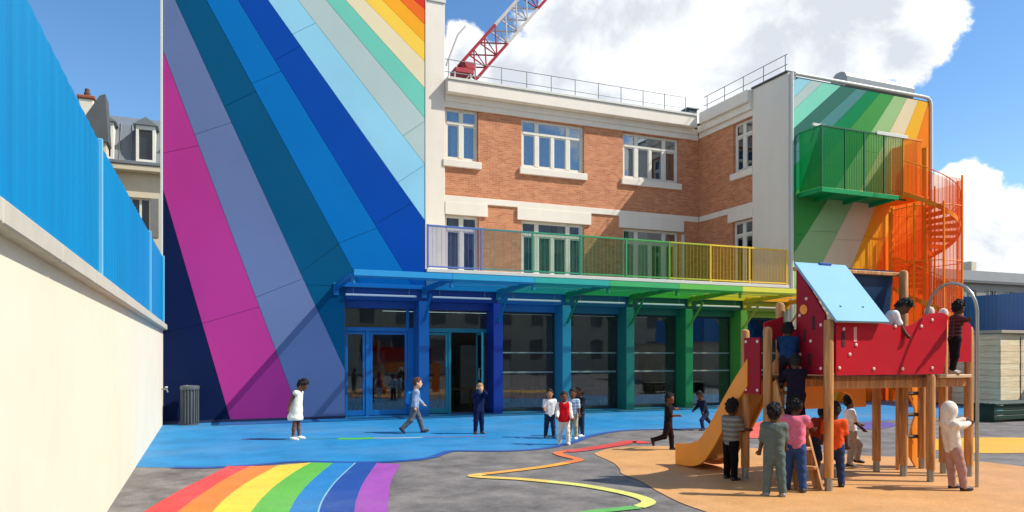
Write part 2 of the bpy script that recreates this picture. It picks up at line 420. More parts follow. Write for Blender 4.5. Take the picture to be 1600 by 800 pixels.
# --- blue rubber surface in front of the building
edge = [(-.95, pg(215, 730)[1])] + [pg(*p) for p in ((270, 731), (330, 731), (400, 727), (465, 722), (540, 723), (610, 722), (665, 717), (692, 709), (712, 705), (790, 705), (850, 701), (893, 692), (925, 681), (975, 673), (1040, 671), (1110, 669), (1180, 667), (1260, 664), (1340, 660), (1420, 655), (1490, 650))]
edge = smooth_curve(edge, 5)
blue = [(-.95, 19.6)] + edge + [(24.4, 14.6), (24.4, 19.6)]
M_BLUE = paint_mat('blue_rubber', (14, 136, 202), .82, .16, .20)
sheet('blue_playground_surface', blue, .004, M_BLUE)
M_BLUE2 = paint_mat('blue_rubber_border', (14, 84, 176), .7, .2)
def ribbon(name, pts, w, z, m, n=6, kind='structure', parent=None):
    c = smooth_curve(pts, n); L_, R_ = [], []
    for i, p in enumerate(c):
        a = c[max(0, i - 1)]; b = c[min(len(c) - 1, i + 1)]; t = Vector((b[0] - a[0], b[1] - a[1])); t.normalize()
        ww = w[0] + (w[1] - w[0]) * i / (len(c) - 1) if isinstance(w, tuple) else w
        L_.append((p[0] - t.y * ww / 2, p[1] + t.x * ww / 2)); R_.append((p[0] + t.y * ww / 2, p[1] - t.x * ww / 2))
    mb = MB(); k = len(c)
    mb.add([(x, y, z) for x, y in L_] + [(x, y, z) for x, y in R_], [(i, i + k, i + k + 1, i + 1) for i in range(k - 1)])
    return mb.build(name, m, parent, kind)
ribbon('blue_border_line', [e for e in edge[::5]][1:18], .16, .008, M_BLUE2)

# --- tan rubber round the climbing frame
tan = smooth_curve([pg(*p) for p in ((928, 709), (934, 713), (957, 723), (968, 733), (972, 741), (1000, 752), (1027, 768), (1065, 787), (1110, 803), (1180, 830))], 5)
tan = tan + [pg(1500, 880), pg(1760, 860), pg(1760, 742)] + smooth_curve([pg(*p) for p in ((1600, 730), (1530, 722), (1440, 716), (1340, 712), (1250, 705), (1160, 700), (1080, 698), (1000, 698), (955, 701), (928, 709))], 5)[:-1]
M_TAN = paint_mat('tan_rubber', (214, 158, 98), .86, .12, .16)
sheet('tan_playground_surface', tan, .008, M_TAN)
yel = smooth_curve([pg(*p) for p in ((1428, 692), (1470, 686), (1540, 684), (1620, 685), (1700, 690), (1720, 700), (1600, 708), (1500, 707), (1440, 700))], 5, True)
sheet('yellow_ground_patch', yel, .006, paint_mat('yellow_paint', (235, 178, 40), .85, .2))
vio = smooth_curve([pg(*p) for p in ((1330, 668), (1350, 661), (1385, 660), (1400, 665), (1370, 671))], 4, True)
sheet('violet_ground_patch', vio, .008, paint_mat('violet_paint', (92, 84, 170), .8, .2))
redp = smooth_curve([pg(*p) for p in ((1150, 680), (1185, 660), (1200, 662), (1190, 684))], 4, True)
sheet('coral_ground_patch', redp, .010, paint_mat('coral_paint', (238, 92, 80), .8, .2))

# --- rainbow painted on the asphalt
Z2 = lambda x, y: (160 + x / 2.857, 560 + y / 2.857)
RB = [[(560, 484), (450, 540), (350, 590), (190, 686), (40, 790)],
      [(660, 484), (560, 535), (440, 612), (340, 686), (220, 790)],
      [(780, 482), (650, 555), (560, 620), (495, 686), (410, 790)],
      [(930, 468), (850, 515), (750, 590), (665, 686), (600, 790)],
      [(1030, 470), (950, 535), (880, 610), (835, 686), (795, 790)],
      [(1130, 470), (1045, 550), (990, 625), (965, 686), (945, 790)],
      [(1225, 470), (1170, 550), (1137, 625), (1125, 686), (1118, 790)],
      [(1330, 475), (1290, 550), (1279, 625), (1275, 686), (1275, 790)]]
RC = [('red', (222, 66, 62)), ('orange', (246, 130, 34)), ('yellow', (250, 212, 60)), ('green', (96, 186, 62)), ('blue', (0, 128, 200)), ('cobalt', (0, 74, 164)), ('violet', (164, 78, 182))]
curves = [smooth_curve([pg(*Z2(*p)) for p in c], 6) for c in RB]
for i, (nm, c) in enumerate(RC):
    a, b = curves[i], curves[i + 1]; k = len(a); mb = MB()
    mb.add([(x, y, .012 + .0) for x, y in a] + [(x, y, .012) for x, y in b], [(j, j + 1, j + 1 + k, j + k) for j in range(k - 1)])
    o = mb.build('rainbow_stripe', paint_mat('ground_' + nm, c, .84, .22), None, 'structure')
ribbon('rainbow_hairline', [curves[5][j] for j in range(0, len(curves[5]), 3)], .02, .016, paint_mat('pale_blue_paint', (140, 200, 230), .8, .3))

# --- thin winding painted line, colour after colour
Z3 = lambda x, y: (640 + x / 3.333, 640 + y / 3.333)
winding = [('red', [(1235, 178), (1160, 168), (1090, 182), (980, 200), (880, 214), (810, 220)]),
       ('orange', [(810, 220), (770, 228), (800, 242), (850, 254), (880, 266), (820, 280)]),
       ('amber', [(820, 280), (720, 298), (600, 314), (480, 328), (390, 338)]),
       ('yellow', [(390, 338), (330, 348), (400, 356), (560, 364), (720, 378)]),
       ('lemon', [(720, 378), (900, 398), (1080, 430), (1200, 460), (1245, 487), (1190, 512)]),
       ('green', [(1190, 512), (1080, 524), (940, 540), (780, 575), (640, 640)])]
WC = {'red': (214, 70, 66), 'orange': (240, 120, 50), 'amber': (240, 170, 50), 'yellow': (244, 208, 90), 'lemon': (226, 226, 120), 'green': (90, 180, 80)}
for nm, pts in winding:
    ribbon('winding_line', [pg(*Z3(*p)) for p in pts], .30 if nm == 'red' else .16, .012, paint_mat('line_' + nm, WC[nm], .85, .35))
# --- long thin colour line on the blue surface
for nm, c, u0, u1, v, w in (('violet', (86, 60, 140), 378, 448, 687, .12), ('teal', (20, 150, 170), 455, 528, 686, .08), ('green', (84, 190, 60), 528, 582, 686, .3),
                            ('pale', (196, 206, 196), 582, 660, 685, .1), ('mauve', (140, 110, 170), 660, 760, 683, .1)):
    ribbon('thin_ground_line', [pg(u0, v), pg((u0 + u1) / 2, v), pg(u1, v - 1)], w, .008, paint_mat('thin_' + nm, c, .8, .35))
# far dark drain strip along the facade
sheet('drain_strip', [(3.3, 18.7), (17.7, 18.7), (17.7, 18.86), (3.3, 18.86)], .012, mat('drain_metal', (50, 70, 90), .5, .2))

# ================================================================== LEFT BOUNDARY WALL AND FENCE
LW = -.95
t = thing('boundary_wall', 'long cream rendered wall with grey coping along the left side', 'wall', (LW - .15, 8, 0))
M_CREAM = mat('cream_render', (236, 228, 212), .9, .035, 1.2, .05, 50, dirt=.12, k=.88)
MB().box(LW - .3, LW, -8, 18.97, 0, 2.2).build('wall_body', M_CREAM, t)
M_COP = mat('coping_stone', (188, 184, 176), .8, .08, 4, .15)
for i in range(18):
    y0 = -8 + i * 1.5; MB().box(LW - .38, LW + .09, y0 + .004, min(y0 + 1.496, 18.975), 2.2, 2.33, .012).build('coping_stone', M_COP, t)
t = thing('blue_fence', 'blue ribbed sheet fence standing on the cream wall at left', 'fence', (LW - .1, 8, 2.33))
def rib_panel(axisfn, a0, a1, z0f, z1f, thick=.02, pitch=.27, depth=.0045):
    mb = MB(); n = max(2, int(round((a1 - a0) / pitch))); prof = []
    for i in range(n):
        p = a0 + (a1 - a0) * i / n; w = (a1 - a0) / n
        prof += [(p, 0), (p + w * .36, 0), (p + w * .5, depth), (p + w * .86, depth)]
    prof.append((a1, 0)); V = []; F = []
    for a, d in prof:
        z0, z1 = z0f(a), z1f(a)
        V += [axisfn(a, d, z0), axisfn(a, d, z1), axisfn(a, d - thick, z0), axisfn(a, d - thick, z1)]
    for i in range(len(prof) - 1):
        q, w = i * 4, i * 4 + 4
        F += [(q, w, w + 1, q + 1), (q + 2, q + 3, w + 3, w + 2), (q + 1, w + 1, w + 3, q + 3), (q, q + 2, w + 2, w)]
    F += [(0, 1, 3, 2), (len(V) - 4, len(V) - 2, len(V) - 1, len(V) - 3)]
    return mb.add(V, F)
ftop = lambda y: 3.63 + max(0, y - 7.9) * .024
ys = [-5.6 + 1.13 * i for i in range(13)] + [8.0 + 1.095 * i for i in range(11)]
for i in range(len(ys) - 1):
    y0, y1 = ys[i], ys[i + 1]
    if y1 - y0 < .3: continue
    cc = pal([(0, (0, 138, 204)), (8, (0, 128, 200)), (13, (10, 106, 188)), (19, (14, 122, 196))], y0 + random.uniform(-1.2, 1.2))
    rib_panel(lambda a, d, z: (LW + .0 + d, a, z), y0 + .003, y1 - .003, lambda a: 2.335, lambda a: ftop(a)).build('fence_panel', mat('fence_blue_%d' % (i % 9), cc, .5, .10, 1.5, streak=True, k=.9, dirt=.14, spec=.12), t)
M_POST = mat('fence_post_pale', (110, 180, 220), .4, .06)
for y in (-5.6, .9, 7.96, 14.55, 18.9):
    MB().box(LW - .03, LW + .035, y - .03, y + .03, 2.33, ftop(y) + .03, .006).build('fence_post', M_POST, t)

# ================================================================== LEFT TOWER WITH THE RAINBOW MURAL
TX0, TX1, TZ = -1.0, 5.38, 13.55
DX = 3.27                     # left jamb of the door bays
DZ = 3.36                     # top of the glazed ground floor
t = thing('mural_building', 'tall plain building front painted with diagonal pink, blue and pale rainbow panels', 'building', (2.2, 22, 0))
mb = MB(); mb.box(TX0, DX - .01, FY + .035, 26, 0, TZ); mb.box(DX - .01, TX1, FY + .035, 26, DZ, TZ); mb.box(DX - .01, TX1, 24.2, 26, 0, DZ)
mb.build('wall', mat('mural_core', (84, 86, 96), .8, .1), t)
K = 1.0
LM = [((251, 283), (358, 650)), ((251, 69), (467, 644)), ((274, 0), (535, 569)), ((322.5, 0), (529, 380)), ((372, 0), (586.5, 352)), ((419, 0), (663.5, 344)), ((465.5, 0), (663.5, 256)),
      ((509.5, 0), (663.5, 184)), ((540, 0), (663.5, 137.5)), ((570, 0), (663.5, 96)), ((597.5, 0), (663.5, 66)), ((625, 0), (663.5, 38)), ((647, 0), (663.5, 14))]
LMC = [('navy', (14, 28, 68)), ('magenta', (174, 54, 138)), ('lavender', (98, 116, 162)), ('petrol', (0, 80, 122)), ('blue', (0, 108, 184)), ('cobalt', (0, 70, 166)), ('pale_blue', (146, 206, 234)),
       ('pale_grey', (178, 198, 200)), ('mint', (114, 200, 184)), ('cream', (232, 218, 186)), ('lemon', (250, 206, 80)), ('amber', (248, 172, 44)), ('orange', (240, 112, 40)), ('red', (222, 58, 46))]
LJ = {1: [((251, 240), (312, 227)), ((321, 504), (407, 479))], 2: [((305, 210), (360, 192)), ((406, 462), (472, 436))], 3: [((353, 165), (399.5, 143)), ((476, 421), (529, 382))],
      4: [((397, 129), (435, 113)), ((529, 380), (592, 355))], 5: [((421, 99), (460, 77)), ((584, 352), (630, 325))], 6: [((460, 52), (493, 36)), ((625, 283), (663, 258))], 7: [((630, 212), (663, 190))], 0: [((251, 520), (320, 505))]}
def pos_line(p, q):
    """line with right/upper side positive"""
    a, b, c = line(p, q)
    if a < 0: a, b, c = -a, -b, -c
    return a, b, c
lines = [pos_line(px(*p), px(*q)) for p, q in LM]
def stripes_panels(parent, rects_for, lines, cols, joints, Y, pref, k=1.0, gap=.0045, thick=.03, every=None):
    for i, (nm, c) in enumerate(cols):
        m = mat(pref + nm, c, .6, .06, .5, .03, 30, k=k, spec=.06, dirt=.05)
        for rect in rects_for(i):
            poly = rect
            if i > 0: a, b, cc = lines[i - 1]; poly = clip(poly, -a, -b, -cc)
            if i < len(lines) and len(poly) > 2: a, b, cc = lines[i]; poly = clip(poly, a, b, cc)
            if len(poly) < 3: continue
            pieces = [poly]
            for (p, q) in joints.get(i, []):
                a, b, cc = line(p, q); nx = []
                for pl in pieces:
                    for s_ in (1, -1):
                        r_ = clip(pl, s_ * a, s_ * b, s_ * cc)
                        if len(r_) > 2 and abs(area(r_)) > .02: nx.append(r_)
                pieces = nx
            for pl in pieces:
                q = inset(pl, gap)
                if not q or abs(area(q)) < .004: continue
                dy = random.uniform(-.0015, .0015)
                MB().prism(q, lambda a, b, d: (a, d, b), Y + dy, Y + thick).build('panel', m, parent)
full = [(TX0 + .05, 0.02), (TX1 - .02, 0.02), (TX1 - .02, TZ - .03), (TX0 + .05, TZ - .03)]
leftr = [(TX0 + .05, 0.02), (DX - .02, 0.02), (DX - .02, TZ - .03), (TX0 + .05, TZ - .03)]
upper = [(TX0 + .05, DZ + .02), (TX1 - .02, DZ + .02), (TX1 - .02, TZ - .03), (TX0 + .05, TZ - .03)]
lower = [(TX0 + .05, 0.02), (DX - .02, 0.02), (DX - .02, DZ + .02), (TX0 + .05, DZ + .02)]
J = {i: [(px(*p), px(*q)) for p, q in v] for i, v in LJ.items()}
stripes_panels(t, lambda i: [leftr] if i <= 2 else ([upper, lower] if i == 3 else [upper]), lines, LMC, J, FY, 'mural_', 1.0)
mb = MB(); mb.box(TX0 - .01, TX0 + .045, FY - .03, FY + .05, 0, TZ + .02, .006); mb.build('edge_trim', M_TRIM, t)
MB().box(TX1 - .015, TX1 + .012, FY - .012, FY + .06, DZ + .6, TZ, .003).build('edge_trim', M_TRIM, t)
MB().box(TX0 - .05, TX1 + .05, FY - .05, 26.05, TZ, TZ + .12, .01).build('roof_coping', M_TRIM, t)
MB().box(TX0 + .06, DX - .01, FY - .012, FY - .002, 0, .07).build('plinth', mat('plinth_dark', (30, 40, 80), .6, .1), t)

# ================================================================== BRICK BUILDING
t_brick = thing('brick_building', 'three-storey brick school front with white bands and casement windows', 'building', (12, 25, 0))
def fn_y(Y): return lambda a, d, z: (a, Y + d, z)
def fn_x(X): return lambda a, d, z: (X + d, a, z)
def holed_wall(fn, a0, a1, z0, z1, thick, holes):
    """wall slab with rectangular openings; d=0 outer face"""
    A = sorted(set([a0, a1] + [h for r in holes for h in r[:2] if a0 < h < a1])); Z = sorted(set([z0, z1] + [h for r in holes for h in r[2:] if z0 < h < z1]))
    def solid(i, j):
        if i < 0 or j < 0 or i >= len(A) - 1 or j >= len(Z) - 1: return False
        ca, cz = (A[i] + A[i + 1]) / 2, (Z[j] + Z[j + 1]) / 2
        return not any(r[0] < ca < r[1] and r[2] < cz < r[3] for r in holes)
    mb = MB()
    for i in range(len(A) - 1):
        for j in range(len(Z) - 1):
            if not solid(i, j): continue
            p = lambda a, d, z: fn(a, d, z)
            a, b, z, w = A[i], A[i + 1], Z[j], Z[j + 1]
            mb.add([p(a, 0, z), p(b, 0, z), p(b, 0, w), p(a, 0, w)], [(0, 1, 2, 3)])
            mb.add([p(a, thick, z), p(b, thick, z), p(b, thick, w), p(a, thick, w)], [(3, 2, 1, 0)])
            if not solid(i - 1, j): mb.add([p(a, 0, z), p(a, 0, w), p(a, thick, w), p(a, thick, z)], [(0, 1, 2, 3)])
            if not solid(i + 1, j): mb.add([p(b, 0, z), p(b, 0, w), p(b, thick, w), p(b, thick, z)], [(3, 2, 1, 0)])
            if not solid(i, j - 1): mb.add([p(a, 0, z), p(b, 0, z), p(b, thick, z), p(a, thick, z)], [(3, 2, 1, 0)])
            if not solid(i, j + 1): mb.add([p(a, 0, w), p(b, 0, w), p(b, thick, w), p(a, thick, w)], [(0, 1, 2, 3)])
    return mb
def fbox(mb, fn, a0, a1, d0, d1, z0, z1, b=0.0):
    p, q = fn(a0, d0, z0), fn(a1, d1, z1); return mb.box(p[0], q[0], p[1], q[1], p[2], q[2], b)
M_CURT = [mat('curtain_teal', (96, 150, 168), .9, .15, 8), mat('curtain_grey', (206, 208, 210), .9, .12, 8), mat('curtain_slate', (100, 124, 150), .9, .15, 8)]
def curtain(fn, a0, a1, d, z0, z1):
    mb = MB(); n = max(6, int((a1 - a0) / .035)); V = []
    for i in range(n + 1):
        a = a0 + (a1 - a0) * i / n; dd = d + .03 * math.sin(i * 1.25) + random.uniform(-.006, .006)
        V += [fn(a, dd, z0), fn(a, dd, z1)]
    return mb.add(V, [(2 * i, 2 * i + 2, 2 * i + 3, 2 * i + 1) for i in range(n)], True)
def window(parent, fn, a0, a1, z0, z1, cols, sill=True, seed=0, frac=.27):
    """casement window: cols = widths share per light column, top lights above a transom"""
    rnd = random.Random(seed); fr = MB(); w = .095; d0, d1 = .10, .17
    fbox(fr, fn, a0, a0 + w, d0, d1, z0, z1, .008); fbox(fr, fn, a1 - w, a1, d0, d1, z0, z1, .008)
    fbox(fr, fn, a0 + w, a1 - w, d0 + .002, d1 - .002, z0, z0 + w, .008); fbox(fr, fn, a0 + w, a1 - w, d0 + .002, d1 - .002, z1 - w, z1, .008)
    zt = z1 - (z1 - z0) * frac
    fbox(fr, fn, a0 + w, a1 - w, d0 - .012, d1 - .004, zt - .05, zt + .05, .008)
    tot = sum(c for c, _ in cols); x = a0 + w; W = a1 - a0 - 2 * w; xs = [x]
    for c, _ in cols: x += W * c / tot; xs.append(x)
    for i, (c, full_) in enumerate(cols[:-1]):
        mw = .082 if full_ else .06
        fbox(fr, fn, xs[i + 1] - mw, xs[i + 1] + mw, d0 - .006, d1 - .006, z0 + w, (z1 - w) if full_ else zt - .05, .008)
    o = fr.build('window', M_FRAME, parent)
    for i in range(len(cols)):
        l = xs[i] + (0 if i == 0 else (.07 if cols[i - 1][1] else .05)); r = xs[i + 1] - (0 if i == len(cols) - 1 else (.07 if cols[i][1] else .05))
        # casement stile
        st = MB(); q = .04
        fbox(st, fn, l + .004, l + q, d0 + .012, d1 - .016, z0 + w + .004, zt - .054); fbox(st, fn, r - q, r - .004, d0 + .012, d1 - .016, z0 + w + .004, zt - .054)
        fbox(st, fn, l + q, r - q, d0 + .014, d1 - .018, z0 + w + .004, z0 + w + q); fbox(st, fn, l + q, r - q, d0 + .014, d1 - .018, zt - .054 - q, zt - .054)
        st.build('casement', M_FRAME, o)
        p = MB(); fbox(p, fn, l + q, r - q, d0 + .032, d0 + .038, z0 + w + q, zt - .054 - q); p.build('pane', M_GLASS, o)
    # top lights between full mullions
    cuts = [a0 + w] + [xs[i + 1] for i, c in enumerate(cols[:-1]) if c[1]] + [a1 - w]
    for i in range(len(cuts) - 1):
        p = MB(); fbox(p, fn, cuts[i] + (.072 if i else .002), cuts[i + 1] - (.072 if i < len(cuts) - 2 else .002), d0 + .032, d0 + .038, zt + .052, z1 - w - .002); p.build('pane', M_GLASS, o)
    for i in range(len(cols)):
        if rnd.random() < .92:
            ww = xs[i + 1] - xs[i]; s_ = rnd.choice((0, 1)); f = rnd.uniform(.45, .95)
            aa = xs[i] + (0 if s_ else ww * (1 - f)); curtain(fn, aa, aa + ww * f, .30, z0 + .05, z1 - .05).build('curtain', rnd.choice(M_CURT), o)
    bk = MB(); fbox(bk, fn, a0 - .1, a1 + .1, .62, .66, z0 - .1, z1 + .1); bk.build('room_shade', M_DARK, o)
    if sill:
        s_ = MB(); fbox(s_, fn, a0 - .09, a1 + .09, -.10, .12, z0 - .24, z0 - .002, .012); s_.build('sill', M_WHITE, o)
    return o
fy = fn_y(BY); fx = fn_x(WX)
HU = [(7.44, 8.64, 8.26, 10.03), (10.26, 12.76, 8.26, 10.0), (14.40, 16.90, 8.26, 10.0)]
HL = [(7.44, 8.66, 4.2, 6.40), (10.26, 12.76, 4.2, 6.40), (14.40, 16.90, 4.2, 6.40)]
holed_wall(fy, 7.42, WX + .35, 3.9, 10.45, .35, HU + HL).build('wall', brick_mat('brick_front', 0), t_brick)
# white pilaster strip beside the tower
MB().box(TX1 + .02, 7.42, BY - .06, 26, 3.9, 13.5, .01).build('pilaster', M_WHITE, t_brick)
MB().box(TX1 + .05, 7.44, BY - .10, 26.02, 13.5, 13.62, .01).build('pilaster_cap', M_TRIM, t_brick)
full2 = [(1, True), (1, False)]; full4 = [(.9, True), (1.05, False), (1.05, True), (.9, True)]
window(t_brick, fy, *HU[0], [(1, True), (1, True)], seed=1); window(t_brick, fy, *HU[1], full4, seed=2); window(t_brick, fy, *HU[2], full4, seed=3)
window(t_brick, fy, *HL[0], [(1, True), (1, True)], False, 4, .22); window(t_brick, fy, *HL[1], full4, False, 5, .22); window(t_brick, fy, *HL[2], full4, False, 6, .22)
# white bands: mid band with lintel blocks, cornice in steps
mb = MB(); mb.box(7.42, WX - .05, BY - .05, BY + .02, 6.83, 7.04, .008); mb.build('string_course', M_WHITE, t_brick)
for a, b in ((7.425, 8.96), (10.08, 13.02), (14.22, 17.1)): MB().box(a, b, BY - .075, BY + .02, 6.40, 6.826, .008).build('lintel', M_WHITE, t_brick)
MB().box(7.42, WX - .06, BY - .06, BY + .02, 10.03, 10.22, .008).build('frieze', M_WHITE, t_brick)
MB().box(7.42, WX - .12, BY - .10, BY + .02, 10.222, 10.44, .008).build('frieze', M_WHITE, t_brick)
MB().box(7.42, WX - .32, BY - .34, BY + .4, 10.442, 10.86, .02).build('cornice', M_WHITE, t_brick)
MB().box(7.42, WX - .36, BY - .38, BY + .45, 10.862, 10.95, .01).build('parapet_cap', M_TRIM, t_brick)
MB().box(7.42, WX, BY + .46, 32, 10.3, 10.6).build('roof', mat('roof_felt', (90, 92, 94), .9, .1), t_brick)
MB().box(17.0, 17.12, BY - .09, BY - .0, 4.0, 6.3, .02).build('downpipe', M_TRIM, t_brick)

# ================================================================== RIGHT WING
t_wing = thing('mural_wing', 'projecting right wing with green to orange striped mural and white side wall', 'building', (21, 21, 0))
W1 = 24.45
SU = (20.84, 21.86, 8.26, 10.08); SL = (20.84, 21.90, 4.2, 6.5)
holed_wall(fx, 20.76, BY - .002, 3.9, 10.45, .3, [SU, SL]).build('wall', brick_mat('brick_side', 1), t_wing)
window(t_wing, fx, *SU, [(1, True), (1, True)], seed=9); window(t_wing, fx, *SL, [(1, True), (1, True)], False, 10, .22)
M_SIDE = mat('grey_white_render', (232, 226, 218), .85, .05, 1.2, .1, dirt=.10, streak=True)
MB().box(WX - .06, WX + .28, FY + .035, 20.758, 0, 11.0).build('side_wall', M_SIDE, t_wing)
MB().box(WX + .3, W1 - .02, FY + .035, 28, 0, 10.9).build('core_wall', mat('wing_core', (70, 74, 70), .8, .1), t_wing)
MB().box(WX - .05, WX + .02, 20.76, BY - .08, 6.83, 7.04, .008).build('string_course', M_WHITE, t_wing)
MB().box(WX - .075, WX + .02, 20.762, 22.1, 6.50, 6.826, .008).build('lintel', M_WHITE, t_wing)
MB().box(WX - .06, WX + .02, 20.762, BY - .07, 10.10, 10.30, .008).build('frieze', M_WHITE, t_wing)
MB().box(WX - .16, WX + .02, 20.764, BY - .11, 10.302, 10.56, .008).build('frieze', M_WHITE, t_wing)
MB().box(WX - .28, WX + .29, 20.77, BY - .36, 10.562, 11.0, .02).build('cornice', M_WHITE, t_wing)
MB().box(WX - .12, WX + .36, FY + .04, 20.78, 11.002, 11.07, .01).build('parapet_cap', mat('dark_cap', (70, 72, 74), .5, .1), t_wing)
SC5 = lambda x, y: px(1200 + x / 2, 60 + y / 2)
RL = [((115, 107), (80, 135)), ((150, 117), (80, 186)), ((188, 122), (80, 224)), ((243, 135), (80, 282)), ((285, 150), (80, 338)), ((320, 155), (80, 400)), ((355, 165), (80, 490)),
      ((397, 175), (85, 665)), ((438, 180), (170, 700)), ((474, 182), (265, 705)), ((505, 186), (345, 705)), ((560, 200), (430, 700))]
RCo = [('blue', (24, 120, 200)), ('sky', (150, 206, 226)), ('grey', (178, 196, 196)), ('mint', (128, 210, 188)), ('slate', (56, 112, 102)), ('steel', (80, 138, 140)), ('green', (0, 134, 82)),
       ('leaf', (70, 152, 76)), ('sage', (156, 192, 134)), ('cream', (226, 208, 174)), ('amber', (238, 178, 48)), ('orange', (240, 128, 26)), ('deep_orange', (232, 98, 20))]
def neg_line(p, q):
    a, b, c = line(p, q)
    if a < 0: a, b, c = -a, -b, -c
    return a, b, c
rl = [neg_line(SC5(*p), SC5(*q)) for p, q in RL]
rect = [(WX + .12, .02), (W1 - .06, .02), (W1 - .06, 10.86), (WX + .12, 10.86)]
def hj(z): return ((WX, z), (W1, z + .25))
RJ = {i: [hj(5.5 + .13 * (i % 3)), hj(2.4 + .2 * (i % 3)), hj(8.6 - .2 * (i % 4))] for i in range(13)}
stripes_panels(t_wing, lambda i: [rect], rl, RCo, RJ, FY, 'wing_')
MB().tube([(WX + .06, FY - .01, 0.0), (WX + .06, FY - .01, 11.0)], .055, 8).build('edge_trim', M_TRIM, t_wing)
MB().tube([(W1, FY, 0), (W1, FY, 10.75), (W1 - .04, FY, 10.92), (W1 - .16, FY, 11.0), (W1 - .4, FY, 11.02), (WX + .2, FY, 10.98)], .06, 10).build('edge_trim', M_TRIM, t_wing)
hood = MB(); pr = [(.0, .22), (.0, .5), (.1, .66), (.28, .74), (.5, .74), (.7, .6), (.78, .4), (.78, 0), (.3, 0)]
hood.prism([(19.55 + a, 11.03 + b) for a, b in pr], lambda a, b, d: (d, a, b), 20.95, 24.3)
o = hood.build('roof_hood', mat('pale_sheet_metal', (150, 152, 154), .35, .08, metal=.5), t_wing)
MB().box(21.0, 24.25, 19.62, 19.68, 11.06, 11.25, .01).build('louvre', mat('dark_louvre', (92, 94, 98), .5, .1), t_wing)

# ================================================================== GLAZED GROUND FLOOR
t_gal = thing('glazed_gallery', 'glazed ground floor with blue to green columns under the canopy', 'gallery', (10.5, 19.5, 0))
GX1 = WX - .08; GY = FY + .5
CXS = [5.19 + 2.122 * k for k in range(6)]
CCOL = [(8, 104, 184), (6, 62, 172), (36, 150, 190), (22, 128, 120), (20, 140, 84), (96, 172, 62)]
for i, x in enumerate(CXS):
    MB().box(x, x + .28, FY - .02, GY + .08, 0, 3.05, .012).build('column', mat('column_%d' % i, CCOL[i], .4, .05, 2, k=.95), t_gal)
HC = [(8, 80, 160), (8, 70, 158), (14, 120, 190), (14, 110, 140), (12, 110, 90), (14, 108, 66), (160, 170, 40)]
bx_ = [DX] + [x + .14 for x in CXS] + [GX1]
for i in range(len(bx_) - 1):
    MB().box(bx_[i] + .002, bx_[i + 1] - .002, FY + .05, GY + .1, 3.052, DZ + .0, .006).build('header_beam', mat('header_%d' % i, HC[i], .45, .05), t_gal)
    MB().box(bx_[i] + .002, bx_[i + 1] - .002, FY + .30, GY + .08, 2.86, 3.05, .004).build('lintel_board', mat('header_%d' % i, HC[i]), t_gal)
M_GF = [mat('bay_frame_blue', (20, 124, 200), .4, .05), mat('bay_frame_teal', (34, 146, 164), .4, .05), mat('bay_frame_dark', (34, 52, 58), .4, .05), mat('bay_frame_grey', (150, 158, 156), .4, .05)]
fg = fn_y(GY)
def bar(parent, name, m, a0, a1, z0, z1, d0=.0, d1=.06, b=.005):
    mb = MB(); fbox(mb, fg, a0, a1, d0, d1, z0, z1, b); return mb.build(name, m, parent)
def pane(parent, a0, a1, z0, z1, d=.03): mb = MB(); fbox(mb, fg, a0, a1, d, d + .008, z0, z1); return mb.build('pane', M_GLASS2, parent)
def door_leaf(parent, m, a0, a1, z1=2.24, open_=0.0, hinge='l', handle=True):
    """glazed door leaf; turned about its hinge when open"""
    w = .07; mb = MB(); W = a1 - a0
    mb.box(0, w, -.025, .025, .02, z1, .005); mb.box(W - w, W, -.025, .025, .02, z1, .005); mb.box(w, W - w, -.022, .022, .02, .16, .004); mb.box(w, W - w, -.022, .022, z1 - w, z1, .004)
    o = mb.build('door', m, None); p = MB().box(w, W - w, -.004, .004, .16, z1 - w).build('pane', M_GLASS2, None); p.parent = o
    if handle:
        h = MB().tube([(W - .04, -.03, .95), (W - .04, -.09, .97), (W - .04, -.09, 1.25), (W - .04, -.03, 1.27)], .012, 6).build('handle', M_STEEL, None); h.parent = o
    o.parent = parent; base = Vector((a0, GY + .04, 0)); o.location = base - parent.location; o.rotation_euler = (0, 0, open_)
    if hinge == 'r': o.scale = (-1, 1, 1); o.location = Vector((a1, GY + .04, 0)) - parent.location
    return o
# bay 1 : door pair with transom
x0, x1 = DX, CXS[0]
bar(t_gal, 'door_frame', M_GF[0], x0, x0 + .07, 0, 2.86); bar(t_gal, 'door_frame', M_GF[0], x0 + .07, x1, 2.25, 2.36, -.01, .07)
bar(t_gal, 'door_frame', M_GF[0], 3.88, 3.99, 0, 2.25, -.005, .065); bar(t_gal, 'door_frame', M_GF[0], 5.02, x1, 0, 2.25, -.005, .065); bar(t_gal, 'door_frame', M_GF[0], 4.98, 5.06, 2.36, 2.86)
pane(t_gal, x0 + .07, 4.98, 2.36, 2.86); pane(t_gal, 5.06, x1, 2.36, 2.86)
door_leaf(t_gal, M_GF[0], x0 + .075, 3.875); door_leaf(t_gal, M_GF[0], 3.995, 5.015)
# bay 2 : one shut leaf, one opening with its leaf swung in
x0, x1 = CXS[0] + .28, CXS[1]
bar(t_gal, 'door_frame', M_GF[1], x0, x1, 2.25, 2.36, -.01, .07); pane(t_gal, x0, x1, 2.36, 2.86)
bar(t_gal, 'door_frame', M_GF[1], 6.17, 6.25, 0, 2.25, -.005, .065); bar(t_gal, 'door_frame', M_GF[1], 7.02, 7.10, 0, 2.25, -.005, .065); bar(t_gal, 'door_frame', M_GF[1], x0, x0 + .05, 0, 2.25, -.005, .065)
door_leaf(t_gal, M_GF[1], x0 + .055, 6.165); pane(t_gal, 7.10, x1, .1, 2.25)
door_leaf(t_gal, M_GF[1], 7.02, 7.92, open_=R(-100), hinge='l')
